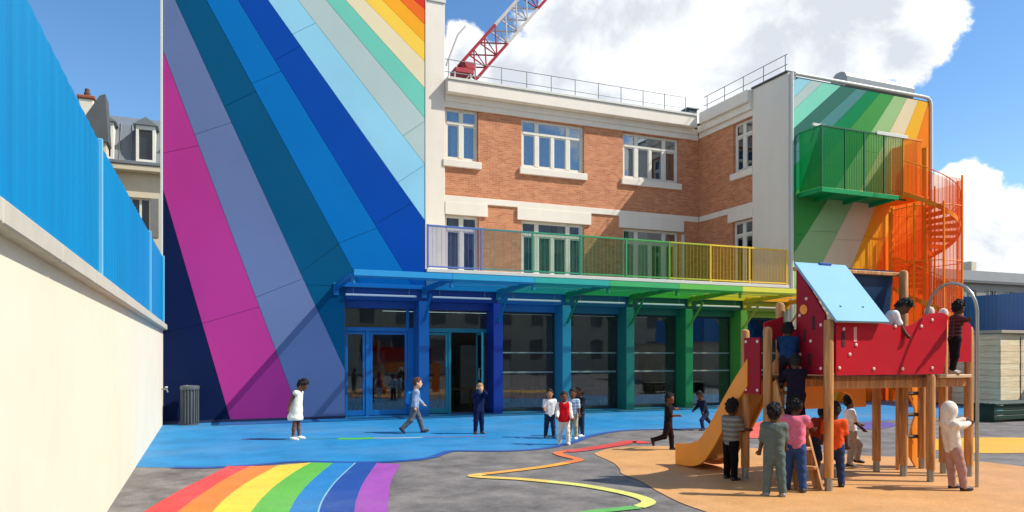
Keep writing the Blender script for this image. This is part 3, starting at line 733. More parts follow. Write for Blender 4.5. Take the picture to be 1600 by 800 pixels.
# glazed bays with two rails
for i in range(1, 6):
    x0 = CXS[i] + .28; x1 = CXS[i + 1] if i < 5 else GX1
    bar(t_gal, 'glazing_frame', M_GF[2], x0, x0 + .05, .0, 2.86); bar(t_gal, 'glazing_frame', M_GF[2], x1 - .05, x1, .0, 2.86)
    bar(t_gal, 'glazing_frame', M_GF[2], x0 + .05, x1 - .05, 0, .09, .003, .057); bar(t_gal, 'glazing_frame', M_GF[2], x0 + .05, x1 - .05, 2.80, 2.86, .003, .057)
    bar(t_gal, 'rail', M_GF[3], x0 + .05, x1 - .05, 1.67, 1.71, -.006, .05); bar(t_gal, 'rail', M_GF[3], x0 + .05, x1 - .05, 1.10, 1.15, -.006, .05)
    pane(t_gal, x0 + .05, x1 - .05, .09, 1.10); pane(t_gal, x0 + .05, x1 - .05, 1.15, 1.67); pane(t_gal, x0 + .05, x1 - .05, 1.71, 2.80)
# room behind the glass
mb = MB(); mb.box(DX, WX - .1, 23.5, 23.6, 0, 3.04); mb.build('back_wall', mat('room_wall', (128, 108, 92), .9, .12), t_gal)
MB().box(DX, WX - .1, GY + .12, 23.5, .0, .02).build('room_floor', mat('room_floor', (110, 92, 76), .5, .1), t_gal)
MB().box(DX, WX - .1, GY + .1, 23.6, 3.06, 3.10).build('room_ceiling', mat('room_ceiling', (170, 170, 165), .9, .05), t_gal)
rnd = random.Random(11)
for i in range(14):
    a = 3.6 + i * 1.0 + rnd.uniform(-.2, .2); c = rnd.choice([(140, 60, 50), (50, 70, 110), (150, 110, 60), (80, 90, 84), (170, 160, 150), (90, 60, 44)])
    MB().box(a, a + rnd.uniform(.5, .9), 22.9, 23.45, .02, rnd.uniform(.7, 2.0), .02).build('cupboard', mat('cup_%d%d%d' % c, c, .6, .1), t_gal)
for i in range(9):
    a = 3.9 + i * 1.5 + rnd.uniform(-.2, .2)
    m_ = mat('room_table', (150, 104, 60), .5, .1); tb = MB(); yy = rnd.uniform(20.8, 21.8)
    tb.box(a, a + .9, yy, yy + .6, .55, .59)
    for p in (0, .84):
        for q in (0, .54): tb.box(a + p, a + p + .05, yy + q, yy + q + .05, .02, .55)
    tb.build('table', m_, t_gal)
# terrace slab over the gallery
MB().box(TX1 + .02, WX - .08, FY + .0, BY - .1, DZ + .002, 3.83).build('terrace_slab', mat('slab_edge', (88, 130, 150), .6, .1), t_gal)
MB().box(TX1 + .02, WX - .08, FY - .05, BY - .08, 3.832, 3.93, .008).build('slab_edge_trim', M_TRIM, t_gal)
#@@CANOPY
# ================================================================== CANOPY
t_can = thing('canopy', 'long steel and coloured sheet canopy, blue at left turning green then yellow', 'canopy', (10.3, 18, 3.4))
CY0, CY1 = 16.6, FY - .01
CST = [(3, (0, 128, 206)), (5.5, (0, 130, 204)), (7.4, (0, 146, 184)), (9.0, (0, 152, 130)), (11, (28, 158, 72)), (13, (72, 176, 46)), (14.6, (206, 208, 40)), (16.5, (244, 200, 36)), (17.8, (244, 160, 30))]
arms = [3.03] + [x + .14 for x in CXS] + [GX1 - .05]
def ccol(x): return pal(CST, x)
def sloped(y): return 3.50 - (y - CY0) * .012
for i, x in enumerate(arms):
    c = ccol(x); m = mat('canopy_arm_%d' % i, tuple(v * .86 for v in c), .42, .06, 3)
    mb = MB(); mb.prism([(CY1, 3.28), (CY1, 3.42), (CY0 + .1, 3.46), (CY0 + .1, 3.38), (18.1, 3.31)], lambda a, b, d: (d, a, b), x - .05, x + .05)
    arm = mb.build('bracket_arm', m, t_can)
    MB().box(x - .07, x + .07, CY1 - .03, CY1 + .0, 3.14, 3.46, .008).build('bracket_plate', m, arm)
    if 0 < i < len(arms):
        MB().tube([(x, FY - .04, 2.55), (x, 18.3, 3.2)], .035, 8).build('strut', m, arm)
    MB().tube([(x, CY0 + .02, 3.22), (x, CY0 + .02, 3.42)], .05, 10).build('spigot', m, arm)
nseg = 0
for i in range(len(arms) - 1):
    a, b = arms[i], arms[i + 1]; n = 2
    for j in range(n):
        s0 = a + (b - a) * j / n + .006; s1 = a + (b - a) * (j + 1) / n - .006; c = ccol((s0 + s1) / 2 + random.uniform(-.3, .3))
        ms = sheet_mat('canopy_sheet_%d_%d' % (i, j), c, .86, 1.0, .35)
        mb = MB(); V = []
        mb.add([(s0, CY0 - .06, 3.512), (s1, CY0 - .06, 3.512), (s1, CY1, 3.472), (s0, CY1, 3.472), (s0, CY0 - .06, 3.524), (s1, CY0 - .06, 3.524), (s1, CY1, 3.484), (s0, CY1, 3.484)],
               [(3, 2, 1, 0), (4, 5, 6, 7), (0, 1, 5, 4), (1, 2, 6, 5), (2, 3, 7, 6), (3, 0, 4, 7)])
        mb.build('roof_sheet', ms, t_can)
    c = ccol((a + b) / 2)
    m = mat('canopy_beam_%d' % i, c, .38, .05, 2)
    MB().box(a + .003, b - .003, CY0 - .06, CY0 + .06, 3.36, 3.505, .012).build('front_beam', m, t_can)
    for yy in ((17.4, 18.2) if i else ()): MB().box(a + .052, b - .052, yy - .03, yy + .03, 3.40, 3.462, .006).build('purlin', m, t_can)
    MB().box(a + .052, b - .052, CY1 - .1, CY1 - .03, 3.36, 3.468, .006).build('back_beam', m, t_can)
    fx0, fx1 = a + .22, b - .22
    l = MB(); l.box(fx0, fx1, 18.90, 18.965, 3.14, 3.19, .012); lo = l.build('light_strip', mat('light_strip_white', (222, 226, 230), .4, .02), t_can)
    for q in (fx0 + .2, fx1 - .2): MB().tube([(q, 18.93, 3.19), (q, 18.93, 3.36)], .008, 5).build('hanger', M_STEEL, lo)
# silver gutter edge on top of the canopy's rear
for i in range(len(arms) - 1):
    c = ccol(arms[i] * .45 + arms[i + 1] * .55); MB().box(arms[i] + .003, arms[i + 1] - .003, CY0 - .078, CY0 - .063, 3.40, 3.535, .003).build('drip_edge', mat('drip_edge_%d' % i, tuple(min(255, v * .85 + 40) for v in c), .4, .05), t_can)

# ================================================================== TERRACE RAILING
t_rail = thing('terrace_railing', 'coloured mesh railing along the terrace, violet blue to green to yellow', 'railing', (11.6, FY, 3.93))
RST = [(5.4, (86, 104, 186)), (7.0, (90, 130, 190)), (8.0, (60, 140, 120)), (10, (40, 150, 110)), (12.2, (70, 156, 80)), (13.6, (120, 160, 50)), (14.2, (226, 196, 40)), (18, (240, 196, 60))]
nx = 8; RX0, RX1 = TX1 + .06, WX - .14
for i in range(nx + 1):
    x = RX0 + (RX1 - RX0) * i / nx; c = pal(RST, x); m = mat('rail_metal_%d' % i, c, .4, .05)
    MB().box(x - .025, x + .025, FY + .0, FY + .05, 3.932, 5.12, .004).build('post', m, t_rail)
    if i < nx:
        x1 = RX0 + (RX1 - RX0) * (i + 1) / nx; cm = pal(RST, (x + x1) / 2); mm = mat('rail_infill_%d' % i, cm, .4, .05)
        MB().box(x + .026, x1 - .026, FY + .0, FY + .05, 5.06, 5.11, .006).build('top_rail', mm, t_rail)
        MB().box(x + .026, x1 - .026, FY + .01, FY + .04, 3.97, 4.01, .004).build('bottom_rail', mm, t_rail)
        MB().box(x + .03, x1 - .03, FY + .028, FY + .032, 4.012, 5.058).build('mesh_panel', sheet_mat('rail_sheet_%d' % i, cm, .90, 1.0, .22), t_rail)
        bars = MB(); n = 12
        for k in range(1, n):
            q = x + (x1 - x) * k / n; bars.box(q - .0028, q + .0028, FY + .012, FY + .019, 4.01, 5.06)
        bars.build('balusters', mm, t_rail, 'stuff')

# ================================================================== GREEN CAGE BALCONY ON THE WING
t_bal = thing('cage_balcony', 'green and yellow glazed cage balcony projecting from the striped wing', 'balcony', (20.4, 18.5, 6.7))
BX0, BX1, BYF, BZ0, BZ1 = 18.2, 22.7, 18.0, 6.98, 9.02
mG = mat('balcony_green', (16, 150, 88), .5, .06, spec=.2)
MB().box(BX0, BX1 - .8, BYF, FY - .01, BZ0 - .06, BZ0, .01).build('deck', mG, t_bal)
MB().box(BX0 - .02, BX1 - .8, BYF - .06, BYF, BZ0 - .13, BZ0 + .03, .012).build('edge_beam', mG, t_bal)
MB().box(BX0 - .06, BX0, BYF - .06, FY - .01, BZ0 - .13, BZ0 + .03, .012).build('edge_beam', mG, t_bal)
for x in (18.9, 20.2, 21.4): MB().prism([(FY - .01, BZ0 - .2), (FY - .01, BZ0 - .06), (BYF + .0, BZ0 - .06), (BYF + .0, BZ0 - .16)], lambda a, b, d: (d, a, b), x - .04, x + .04).build('bracket', mG, t_bal)
cuts = [px(u, 250, BYF)[0] for u in (1283, 1320, 1350, 1381, 1411, 1441)]
cuts[0] = BX0
pcs = [(10, 168, 96), (24, 172, 100), (84, 182, 96), (140, 186, 104), (248, 178, 40)]
for i in range(5):
    a, b = cuts[i], cuts[i + 1]
    MB().box(a + .03, b - .03, BYF - .012, BYF + .0, BZ0 + .06, BZ1 - .06).build('cage_panel', sheet_mat('cage_sheet_%d' % i, pcs[i], .82 if 0 < i < 4 else .6, 1.0, .34), t_bal)
    MB().box(a - .02, a + .02, BYF - .03, BYF + .02, BZ0 + .03, BZ1, .004).build('post', mat('cage_post_%d' % (i // 4), ((8, 96, 58), (230, 150, 30))[i // 4], .4, .05), t_bal)
    MB().box(a + .02, b - .02, BYF - .026, BYF + .016, BZ1 - .055, BZ1, .004).build('top_rail', mat('cage_post_%d' % (i // 4), (0, 0, 0)), t_bal)
    sl_ = MB()
    for k in range(1, 8): q = a + (b - a) * k / 8; sl_.box(q - .003, q + .003, BYF + .004, BYF + .014, BZ0 + .04, BZ1 - .06)
    sl_.build('bars', mat('cage_bar_%d' % (i // 4), ((20, 110, 70), (220, 140, 30))[i // 4], .4), t_bal, 'stuff')
MB().box(BX0 - .012, BX0, BYF + .03, FY - .05, BZ0 + .06, BZ1 - .06).build('cage_panel', sheet_mat('cage_side', (14, 160, 92), .5, 1.0, .4), t_bal)
MB().box(BX0 - .03, BX0 + .01, BYF + .02, FY - .02, BZ1 - .05, BZ1 - .002, .004).build('top_rail', mG, t_bal)
MB().box(20.55, 22.0, BYF - .06, BYF - .031, BZ1 - .06, BZ1 + .06, .012).build('light_strip', M_TRIM, t_bal)
MB().box(18.05, 18.6, BYF + .2, BYF + .26, BZ1 - .0, BZ1 + .1, .012).build('light_strip', M_TRIM, t_bal)

# ================================================================== ORANGE SPIRAL STAIR
SXc, SYc, SR = 22.35, 17.6, 1.04
t_sp = thing('spiral_staircase', 'bright orange steel spiral staircase with mesh guard beside the striped wing', 'staircase', (SXc, SYc, 0))
mO = mat('orange_steel', (246, 134, 24), .5, .06, spec=.2); mO2 = mat('deep_orange_steel', (240, 116, 20), .5, .06, spec=.2)
MB().tube([(SXc, SYc, 0), (SXc, SYc, 8.6)], .09, 12).build('centre_pole', mO, t_sp)
NT = 36; rise = 6.98 / NT; dA = R(21)
A0 = math.pi * 1.02 + dA * NT              # the top tread meets the balcony
ang = lambda k: A0 - dA * k
w_ = dA * 1.08; tv = []
tread = MB(); steps = 4
top = []; 
for s_ in range(steps + 1):
    q = -w_ / 2 + w_ * s_ / steps; top.append((math.cos(q) * (SR - .02), math.sin(q) * (SR - .02)))
poly = [(.07, -.05)] + top + [(.07, .05)]
tread.prism(poly, lambda a, b, d: (a, b, d), -.03, 0)
first = None
for k in range(1, NT + 1):
    if first is None:
        first = tread.build('tread', mO2, t_sp); o = first
    else:
        o = first.copy(); COL.objects.link(o); o.parent = t_sp
    o.location = (0, 0, rise * k); o.rotation_euler = (0, 0, ang(k))
def helix(r, z, k0=0., k1=NT, n=150):
    return [(SXc + r * math.cos(ang(k)), SYc + r * math.sin(ang(k)), rise * k + z) for k in [k0 + (k1 - k0) * i / n for i in range(n + 1)]]
def helix_band(r, z0, z1, th, n=150):
    mb = MB(); A, B = helix(r, z0), helix(r, z1); C, D = helix(r - th, z0), helix(r - th, z1); m = n + 1
    mb.add(A + B + C + D, [f for i in range(n) for f in ((i, i + 1, m + i + 1, m + i), (2 * m + i, 3 * m + i, 3 * m + i + 1, 2 * m + i + 1), (m + i, m + i + 1, 3 * m + i + 1, 3 * m + i), (i, 2 * m + i, 2 * m + i + 1, i + 1))], True); return mb
helix_band(SR + .01, -.10, .06, .02).build('outer_stringer', mO, t_sp)
for k in range(0, NT, 3):                       # short flat guard sheets, three treads each
    a_, b_ = ang(k), ang(k + 3); r_ = SR + .012
    p_ = [(SXc + r_ * math.cos(q), SYc + r_ * math.sin(q)) for q in (a_, (2 * a_ + b_) / 3, (a_ + 2 * b_) / 3, b_)]
    mb = MB(); V = []
    for j, (x, y) in enumerate(p_): zz = rise * (k + j); V += [(x, y, zz - .02), (x, y, zz + .98)]
    mb.add(V, [(2 * j, 2 * j + 2, 2 * j + 3, 2 * j + 1) for j in range(3)]); mb.build('guard_sheet', sheet_mat('orange_mesh', (246, 128, 30), .76, 1.0, .3), t_sp)
for k in range(1, NT + 1):                      # riser plates
    q = ang(k - .5); c_, n_ = math.cos(q), math.sin(q); z_ = rise * k
    mb = MB(); mb.add([(SXc + c_ * .08, SYc + n_ * .08, z_ - rise + .005), (SXc + c_ * (SR - .03), SYc + n_ * (SR - .03), z_ - rise + .005), (SXc + c_ * (SR - .03), SYc + n_ * (SR - .03), z_ - .035), (SXc + c_ * .08, SYc + n_ * .08, z_ - .035)], [(0, 1, 2, 3)]); mb.build('riser', mO2, t_sp)
MB().tube(helix(SR, 1.08), .016, 6).build('handrail', mO, t_sp)
vb = MB()
for k in range(0, NT * 3):
    kk = k / 3; x, y = SXc + SR * math.cos(ang(kk)), SYc + SR * math.sin(ang(kk)); vb.tube([(x, y, rise * kk + .1), (x, y, rise * kk + 1.08)], .008, 4)
vb.build('balusters', mO, t_sp, 'stuff')
oc = [(SXc + (SR + .07) * math.cos(2 * math.pi * i / 8 + .39), SYc + (SR + .07) * math.sin(2 * math.pi * i / 8 + .39)) for i in range(8)]
for i in range(8):
    (ax_, ay_), (bx2, by2) = oc[i], oc[(i + 1) % 8]; z1 = 7.5 if ax_ > SXc - .3 else 6.6
    MB().box(ax_ - .025, ax_ + .025, ay_ - .025, ay_ + .025, 0, z1, .004).build('cage_post', mO, t_sp)
    zt = 7.4 if min(ax_, bx2) > SXc - .8 else 6.5
    mb = MB(); mb.add([(ax_, ay_, .1), (bx2, by2, .1), (bx2, by2, zt), (ax_, ay_, zt)], [(0, 1, 2, 3)]); mb.build('cage_mesh', sheet_mat('orange_cage_mesh', (248, 132, 40), .78, 1.0, .25), t_sp)
    cg = MB()
    for k in range(1, 6):
        f_ = k / 6; x_, y_ = ax_ + (bx2 - ax_) * f_, ay_ + (by2 - ay_) * f_; cg.tube([(x_, y_, .1), (x_, y_, zt)], .006, 4)
    cg.build('cage_bars', mO, t_sp, 'stuff')
    for z in (2.4, 4.7, 6.5): MB().tube([(ax_, ay_, z), (bx2, by2, z)], .016, 5).build('cage_rail', mO, t_sp)
lp = MB().box(21.6, 22.5, 17.55, FY - .05, 6.9, 6.96, .006).build('landing', mO, t_sp)
MB().box(W1 - 2.0, W1 - 1.96, 18.0, FY - .02, 6.98, 8.95, .004).build('landing_panel', sheet_mat('orange_sheet', (240, 120, 20), .2), t_sp)

# ================================================================== ROOF RAILING AND ROOF EQUIPMENT
t = thing('roof_railing', 'thin galvanised safety railing along the brick building roof edge', 'railing', (12.5, 24.3, 10.95))
for i in range(11):
    x = 7.7 + i * .98; mb = MB(); mb.tube([(x, 24.5, 10.5), (x, 24.3, 11.0), (x, 24.3, 11.85)], .018, 6); mb.build('post', M_STEEL, t)
for z in (11.4, 11.83): MB().tube([(7.5, 24.3, z), (17.4, 24.3, z)], .014, 6).build('rail', M_STEEL, t)
t = thing('wing_roof_railing', 'thin steel railing on the white parapet beside the corner of the wing', 'railing', (18.1, 21.5, 11))
for i in range(5):
    y = 19.4 + i * 1.05; MB().tube([(WX + .16, y, 11.0), (WX + .16, y, 11.75)], .016, 6).build('post', M_STEEL, t)
for z in (11.4, 11.74): MB().tube([(WX + .16, 19.3, z), (WX + .16, 23.8, z)], .013, 6).build('rail', M_STEEL, t)
t = thing('roof_unit', 'small dark ventilation box at the corner of the roofs', 'roof vent', (17.9, 24.6, 10.6))
MB().box(17.7, 18.15, 24.4, 24.8, 10.6, 11.45, .03).build('casing', mat('dark_grey_casing', (62, 74, 84), .5, .1), t)
MB().box(17.65, 18.2, 24.35, 24.85, 11.452, 11.51, .01).build('lid', M_STEEL, t)
t = thing('roof_gangway', 'grey metal walkway lying on the roof edge below the crane', 'gangway', (8.5, 24.6, 10.95))
MB().box(7.5, 9.9, 24.42, 24.9, 11.12, 11.2, .01).build('deck', mat('dark_steel', (70, 74, 78), .5, .1), t)
for x in (7.6, 8.7, 9.8): MB().box(x, x + .06, 24.45, 24.87, 10.6, 11.118).build('support', M_STEEL, t)

# ================================================================== CRANE
t = thing('tower_crane', 'red and white lattice crane jib rising behind the brick roof', 'crane', (24.5, 76, 0))
mR = mat('crane_red', (168, 44, 54), .5, .1); mW = mat('crane_white', (206, 196, 196), .5, .1)
P0 = Vector((25.4, 76, 33.3)); dirj = Vector((1.0, 0.05, 1.22)).normalized(); side = Vector((0, 1, 0)); upj = dirj.cross(side).normalized() * -1
mast = MB()
for dx_ in (-.9, .9):
    for dy_ in (-.9, .9): mast.tube([(P0.x + dx_, P0.y + dy_, 0), (P0.x + dx_, P0.y + dy_, 32)], .09, 5)
for i in range(16):
    z = i * 2.0
    for (ax, ay), (bx2, by2) in (((-.9, -.9), (.9, -.9)), ((.9, -.9), (.9, .9)), ((.9, .9), (-.9, .9)), ((-.9, .9), (-.9, -.9))):
        mast.tube([(P0.x + ax, P0.y + ay, z), (P0.x + bx2, P0.y + by2, z + 2)], .05, 4)
mast.build('mast', mW, t)
NS = 16; SL = 2.0
def jp(i, j): return P0 + dirj * (i * SL) + (Vector((0, -.8, 0)), Vector((0, .8, 0)), upj * 2.3)[j]
for i in range(NS):
    mb = MB(); m = mR if (i // 3) % 2 == 0 else mW
    for j in range(3): mb.tube([jp(i, j), jp(i + 1, j)], .17, 5)
    for j, k in ((0, 1), (1, 2), (2, 0)):
        mb.tube([jp(i, j), jp(i + 1, k)], .085, 4); mb.tube([jp(i, j), jp(i, k)], .08, 4)
    mb.build('jib_section', m, t)
foot = MB(); foot.box(P0.x - .9, P0.x + 1.3, 75.1, 76.9, 32.0, 32.6, .1); foot.box(P0.x + .2, P0.x + 1.5, 75.4, 76.6, 32.6, 33.5, .15); foot.build('slewing_platform', mR, t)
MB().tube([P0 + Vector((-1.6, 0, -.4)), P0 + Vector((-.3, 0, 3.1)), P0 + Vector((.6, 0, 4.2))], .11, 5).build('a_frame', mW, t)

# ================================================================== FAR BUILDINGS
t = thing('mansard_house', 'cream stone house with grey zinc mansard roof and chimney behind the blue fence', 'house', (-4, 42, 0))
M_STONE = mat('paris_stone', (214, 202, 182), .9, .06, .8, .1, dirt=.15); M_ZINC = mat('zinc_roof', (116, 122, 130), .5, .12, .8, streak=True)
fh = fn_y(40.0)
hol = [(-3.0 + 1.9 * i - .45, -3.0 + 1.9 * i + .45, z, z + 1.9) for i in range(-4, 4) for z in (1.2, 4.3, 7.4)]
holed_wall(fh, -13.0, 4.0, 0, 10.5, .4, hol).build('wall', M_STONE, t)
for i, (a, b, z0, z1) in enumerate(hol):
    if a > 3.4: continue
    mb = MB(); fbox(mb, fh, a, a + .08, .15, .22, z0, z1); fbox(mb, fh, b - .08, b, .15, .22, z0, z1); fbox(mb, fh, a + .08, b - .08, .152, .218, z1 - .08, z1); fbox(mb, fh, (a + b) / 2 - .05, (a + b) / 2 + .05, .152, .218, z0, z1 - .08)
    o = mb.build('window', M_FRAME, t); p = MB(); fbox(p, fh, a + .08, b - .08, .18, .19, z0, z1 - .08); p.build('pane', mat('dark_pane', (40, 48, 58), .1, .1), o)
    s_ = MB(); fbox(s_, fh, a - .35, a - .02, -.04, -.005, z0, z1); fbox(s_, fh, b + .02, b + .35, -.04, -.005, z0, z1); s_.build('shutter', mat('grey_shutter', (120, 122, 124), .6, .1), o)
MB().box(-13.1, 4.1, 39.55, 40.5, 10.5, 10.78, .03).build('eaves_cornice', M_STONE, t)
MB().box(-13.05, 4.05, 39.5, 39.72, 10.784, 10.95, .02).build('gutter', M_ZINC, t)
rf = MB(); rf.prism([(39.85, 10.79), (40.75, 13.0), (43, 14.0), (49, 14.0), (50, 10.79)], lambda a, b, d: (d, a, b), -13.0, 4.0); roof = rf.build('roof', M_ZINC, t)
for i in range(34):
    x = -12.9 + i * .5; MB().tube([(x, 39.83, 10.8), (x, 40.72, 13.02)], .03, 4).build('standing_seam', M_ZINC, roof)
for i, x in enumerate((-11.0, -9.0, -7.0, -4.55, -2.75, -.8, 1.2)):
    d = MB(); d.box(x - .42, x - .3, 39.7, 41.2, 10.95, 12.75); d.box(x + .3, x + .42, 39.7, 41.2, 10.95, 12.75); d.box(x - .3, x + .3, 39.702, 41.2, 12.55, 12.75); d.box(x - .3, x + .3, 39.702, 40.2, 10.95, 11.1)
    do = d.build('dormer', mat('dormer_white', (232, 230, 224), .7, .06), roof)
    MB().prism([(x - .55, 12.76), (x + .55, 12.76), (x, 13.15)], lambda a, b, dd: (a, dd, b), 39.6, 41.4).build('dormer_roof', M_ZINC, roof)
    MB().box(x - .3, x + .3, 39.85, 39.87, 11.1, 12.55).build('dormer_pane', mat('dark_pane', (0, 0, 0)), roof)
ch = MB(); ch.box(-5.85, -5.2, 41.6, 43.0, 12.5, 14.3, .04); co = ch.build('chimney', mat('chimney_render', (220, 212, 200), .9, .08), t)
MB().box(-5.92, -5.13, 41.52, 43.08, 14.302, 14.46, .03).build('chimney_cap', mat('brick_red', (146, 84, 62), .9, .1), co)
for x in (-5.55,): MB().revolve([(.13, 0), (.15, .3), (.11, .34), (.11, .5)], (x, 42.2, 14.46), 10).build('chimney_pot', mat('terracotta', (92, 66, 58), .9, .1), co)
# tall slate gable next to the chimney
t = thing('slate_gable', 'dark slate pointed roof gable rising beside the cream chimney', 'roof', (-4.3, 38, 0))
MB().box(-5.2, -4.2, 37.6, 38.6, 0, 11.2).build('wall', M_STONE, t)
MB().prism([(-5.25, 11.2), (-4.1, 11.2), (-4.22, 13.35), (-4.45, 13.25), (-5.0, 12.3)], lambda a, b, d: (a, d, b), 37.5, 38.7).build('roof', mat('dark_slate', (84, 88, 92), .7, .12), t)
# right hand far building
t = thing('grey_block', 'long grey building with zinc roof far beyond the right fence', 'building', (70, 48, 0))
fr_ = fn_y(46.0)
hol = [(56 + 2.6 * i, 57.3 + 2.6 * i, z, z + 2.0) for i in range(16) for z in (1.2, 3.4, 5.6)]
holed_wall(fr_, 54, 100, 0, 8.2, .4, hol).build('wall', mat('grey_facade', (140, 138, 138), .9, .08, .6, dirt=.2), t)
for a, b, z0, z1 in hol:
    if z0 < 3: continue
    mb = MB(); fbox(mb, fr_, a, a + .1, .15, .22, z0, z1); fbox(mb, fr_, b - .1, b, .15, .22, z0, z1); fbox(mb, fr_, (a + b) / 2 - .05, (a + b) / 2 + .05, .152, .218, z0, z1); o = mb.build('window', M_FRAME, t)
    p = MB(); fbox(p, fr_, a + .1, b - .1, .18, .19, z0, z1); p.build('pane', mat('dark_pane', (0, 0, 0)), o)
MB().box(53.7, 100.3, 45.6, 46.5, 8.2, 8.5, .04).build('eaves', mat('grey_eaves', (92, 94, 98), .8, .1), t)
MB().prism([(45.8, 8.51), (46.6, 9.5), (58, 9.8), (58, 8.51)], lambda a, b, d: (d, a, b), 54, 100).build('roof', mat('dark_zinc', (88, 92, 98), .6, .12, .8, spec=.2), t)
for x in (63.5, 70.0, 80): MB().box(x, x + .8, 50, 51, 9.0, 11.0, .05).build('chimney', M_STONE, t)

t = thing('reflected_block', 'plain stone block added out of view behind the camera for the school glass to reflect', 'building', (8, -26, 0))  # unseen building, added behind the camera to give the glass something to reflect
fb_ = lambda a, d, z: (a, -24 - d, z)
hol = [(-36 + 3.2 * i, -34.7 + 3.2 * i, z, z + 1.9) for i in range(28) for z in (1.2, 4.4, 7.6, 10.8)]
holed_wall(fb_, -38, 56, 0, 14, .4, hol).build('wall', M_STONE, t)
pmb = MB(); pmb.box(-38, 56, -24.3, -24.25, 0, 13.9); pmb.build('glazing', mat('far_glazing', (120, 124, 126), .3, .1), t)
MB().prism([(-23.7, 14.0), (-25.5, 17.0), (-33, 17.0), (-34, 14.0)], lambda a, b, d: (d, a, b), -38.3, 56.3).build('roof', M_ZINC, t)

# ================================================================== RIGHT BOUNDARY WALL AND FENCE
RW = 26.0
t = thing('boundary_wall', 'shaded beige wall below the blue fence at the right edge of the yard', 'wall', (RW + .2, 12, 0))
MB().box(RW + .0, RW + .3, -6, FY - .05, 0, 2.3).build('wall_body', mat('right_render', (204, 190, 164), .9, .06, 1.2, .1), t)
MB().box(RW - .08, RW + .38, -6, FY - .05, 2.302, 2.40, .01).build('coping', mat('coping_tan', (176, 164, 146), .8, .08), t)
t = thing('timber_shed', 'low beige timber-clad store below the blue fence at the right edge', 'shed', (23.3, 16.4, 0))
MB().box(22.33, RW - .1, 15.03, 17.6, 0, 2.28).build('core', mat('wall_core', (120, 104, 84), .9, .1), t)
PK = [(238, 214, 178), (234, 210, 174), (240, 218, 184), (230, 206, 170)]
def plank_mat(q): return wood_mat('plank_%d' % q, PK[q], 1.0, (1.2, 1.2, 22), .88)
for i in range(12):
    z0 = .06 + i * .185
    for j, (p, q) in enumerate(((22.3, 23.3 + .4 * (i % 2)), (23.3 + .4 * (i % 2), RW - .1))):
        dd = random.uniform(0, .008); MB().box(p + .003, q - .003, 15.0 - dd, 15.028, z0, z0 + .178, .004).build('plank', plank_mat((i * 3 + j * 2) % 4), t)
    dd = random.uniform(0, .008); MB().box(22.3 - dd, 22.328, 15.03, 17.6, z0, z0 + .178, .004).build('plank', plank_mat((i * 2 + 1) % 4), t)
MB().box(22.2, RW - .1, 14.9, 17.7, 2.285, 2.38, .01).build('roof_board', mat('coping_tan', (0, 0, 0)), t)
MB().box(23.2, 23.23, 14.985, 14.992, .06, 2.2).build('door_joint', M_DARK, t)
t = thing('blue_fence', 'shaded blue ribbed fence above the right-hand wall behind the timber store', 'fence', (RW + .1, 12, 2.4))
for i in range(16):
    y0 = 18.9 - 1.2 * (i + 1); cc = (36, 138, 222) if i % 2 else (30, 128, 212)
    rib_panel(lambda a, d, z: (RW + .1 - d, a, z), y0 + .003, y0 + 1.197, lambda a: 2.405, lambda a: 3.8, pitch=.15).build('fence_panel', mat('fence_right_%d' % (i % 2), cc, .35, .06), t)
for i in range(6): y = 18.9 - 3.6 * i; MB().box(RW + .04, RW + .09, y - .03, y + .03, 2.4, 3.84, .005).build('fence_post', mat('fence_right_post', (40, 110, 190), .4), t)
t = thing('bench', 'low dark green backless slatted bench near the timber store at right', 'bench', (18.6, 12.2, 0))
mB = mat('bench_green', (24, 58, 48), .5, .1)
for i in range(6): MB().box(17.35, 20.2, 11.8 + i * .13, 11.915 + i * .13, .42, .46, .006).build('seat_slat', mB, t)
for i in range(3): MB().box(17.38, 20.17, 11.84, 11.87, .06 + i * .12, .165 + i * .12, .005).build('front_slat', mB, t)
for x in (17.45, 18.75, 20.0): MB().box(x, x + .1, 11.875, 12.55, 0, .418, .01).build('leg', mB, t)

# ================================================================== LITTER BIN
t = thing('litter_bin', 'slim grey metal litter bin against the navy mural near the wall', 'bin', (-.35, 18.6, 0))
bc = (-.37, 18.62, 0); mBn = mat('bin_grey', (70, 76, 82), .45, .1)
MB().revolve([(.17, .03), (.17, .84), (.155, .86), (.155, .5)], bc, 18).build('drum', mBn, t)
sl_ = MB()
for i in range(18):
    q = 2 * math.pi * i / 18; x, y = bc[0] + .185 * math.cos(q), bc[1] + .185 * math.sin(q); MB().tube([(x, y, .05), (x, y, .83)], .014, 5).build('slat', mat('bin_slat', (88, 94, 100), .4, .1), t)
MB().revolve([(.205, .82), (.215, .85), (.21, .90), (.16, .915), (.15, .90)], bc, 18).build('rim', mat('bin_slat', (0, 0, 0)), t)
MB().revolve([(.19, 0), (.19, .04)], bc, 18).build('base', mBn, t)
# little tap on the end of the cream wall
t = thing('wall_tap', 'small metal tap and white hose valve low at the end of the cream wall', 'tap', (-.9, 18.3, .6))
MB().tube([(-.95, 18.3, .85), (-.84, 18.3, .85), (-.82, 18.3, .78)], .018, 8).build('spout', M_STEEL, t)
MB().revolve([(.03, 0), (.03, .03)], (-.85, 18.3, .88), 8).build('handle', M_TRIM, t)
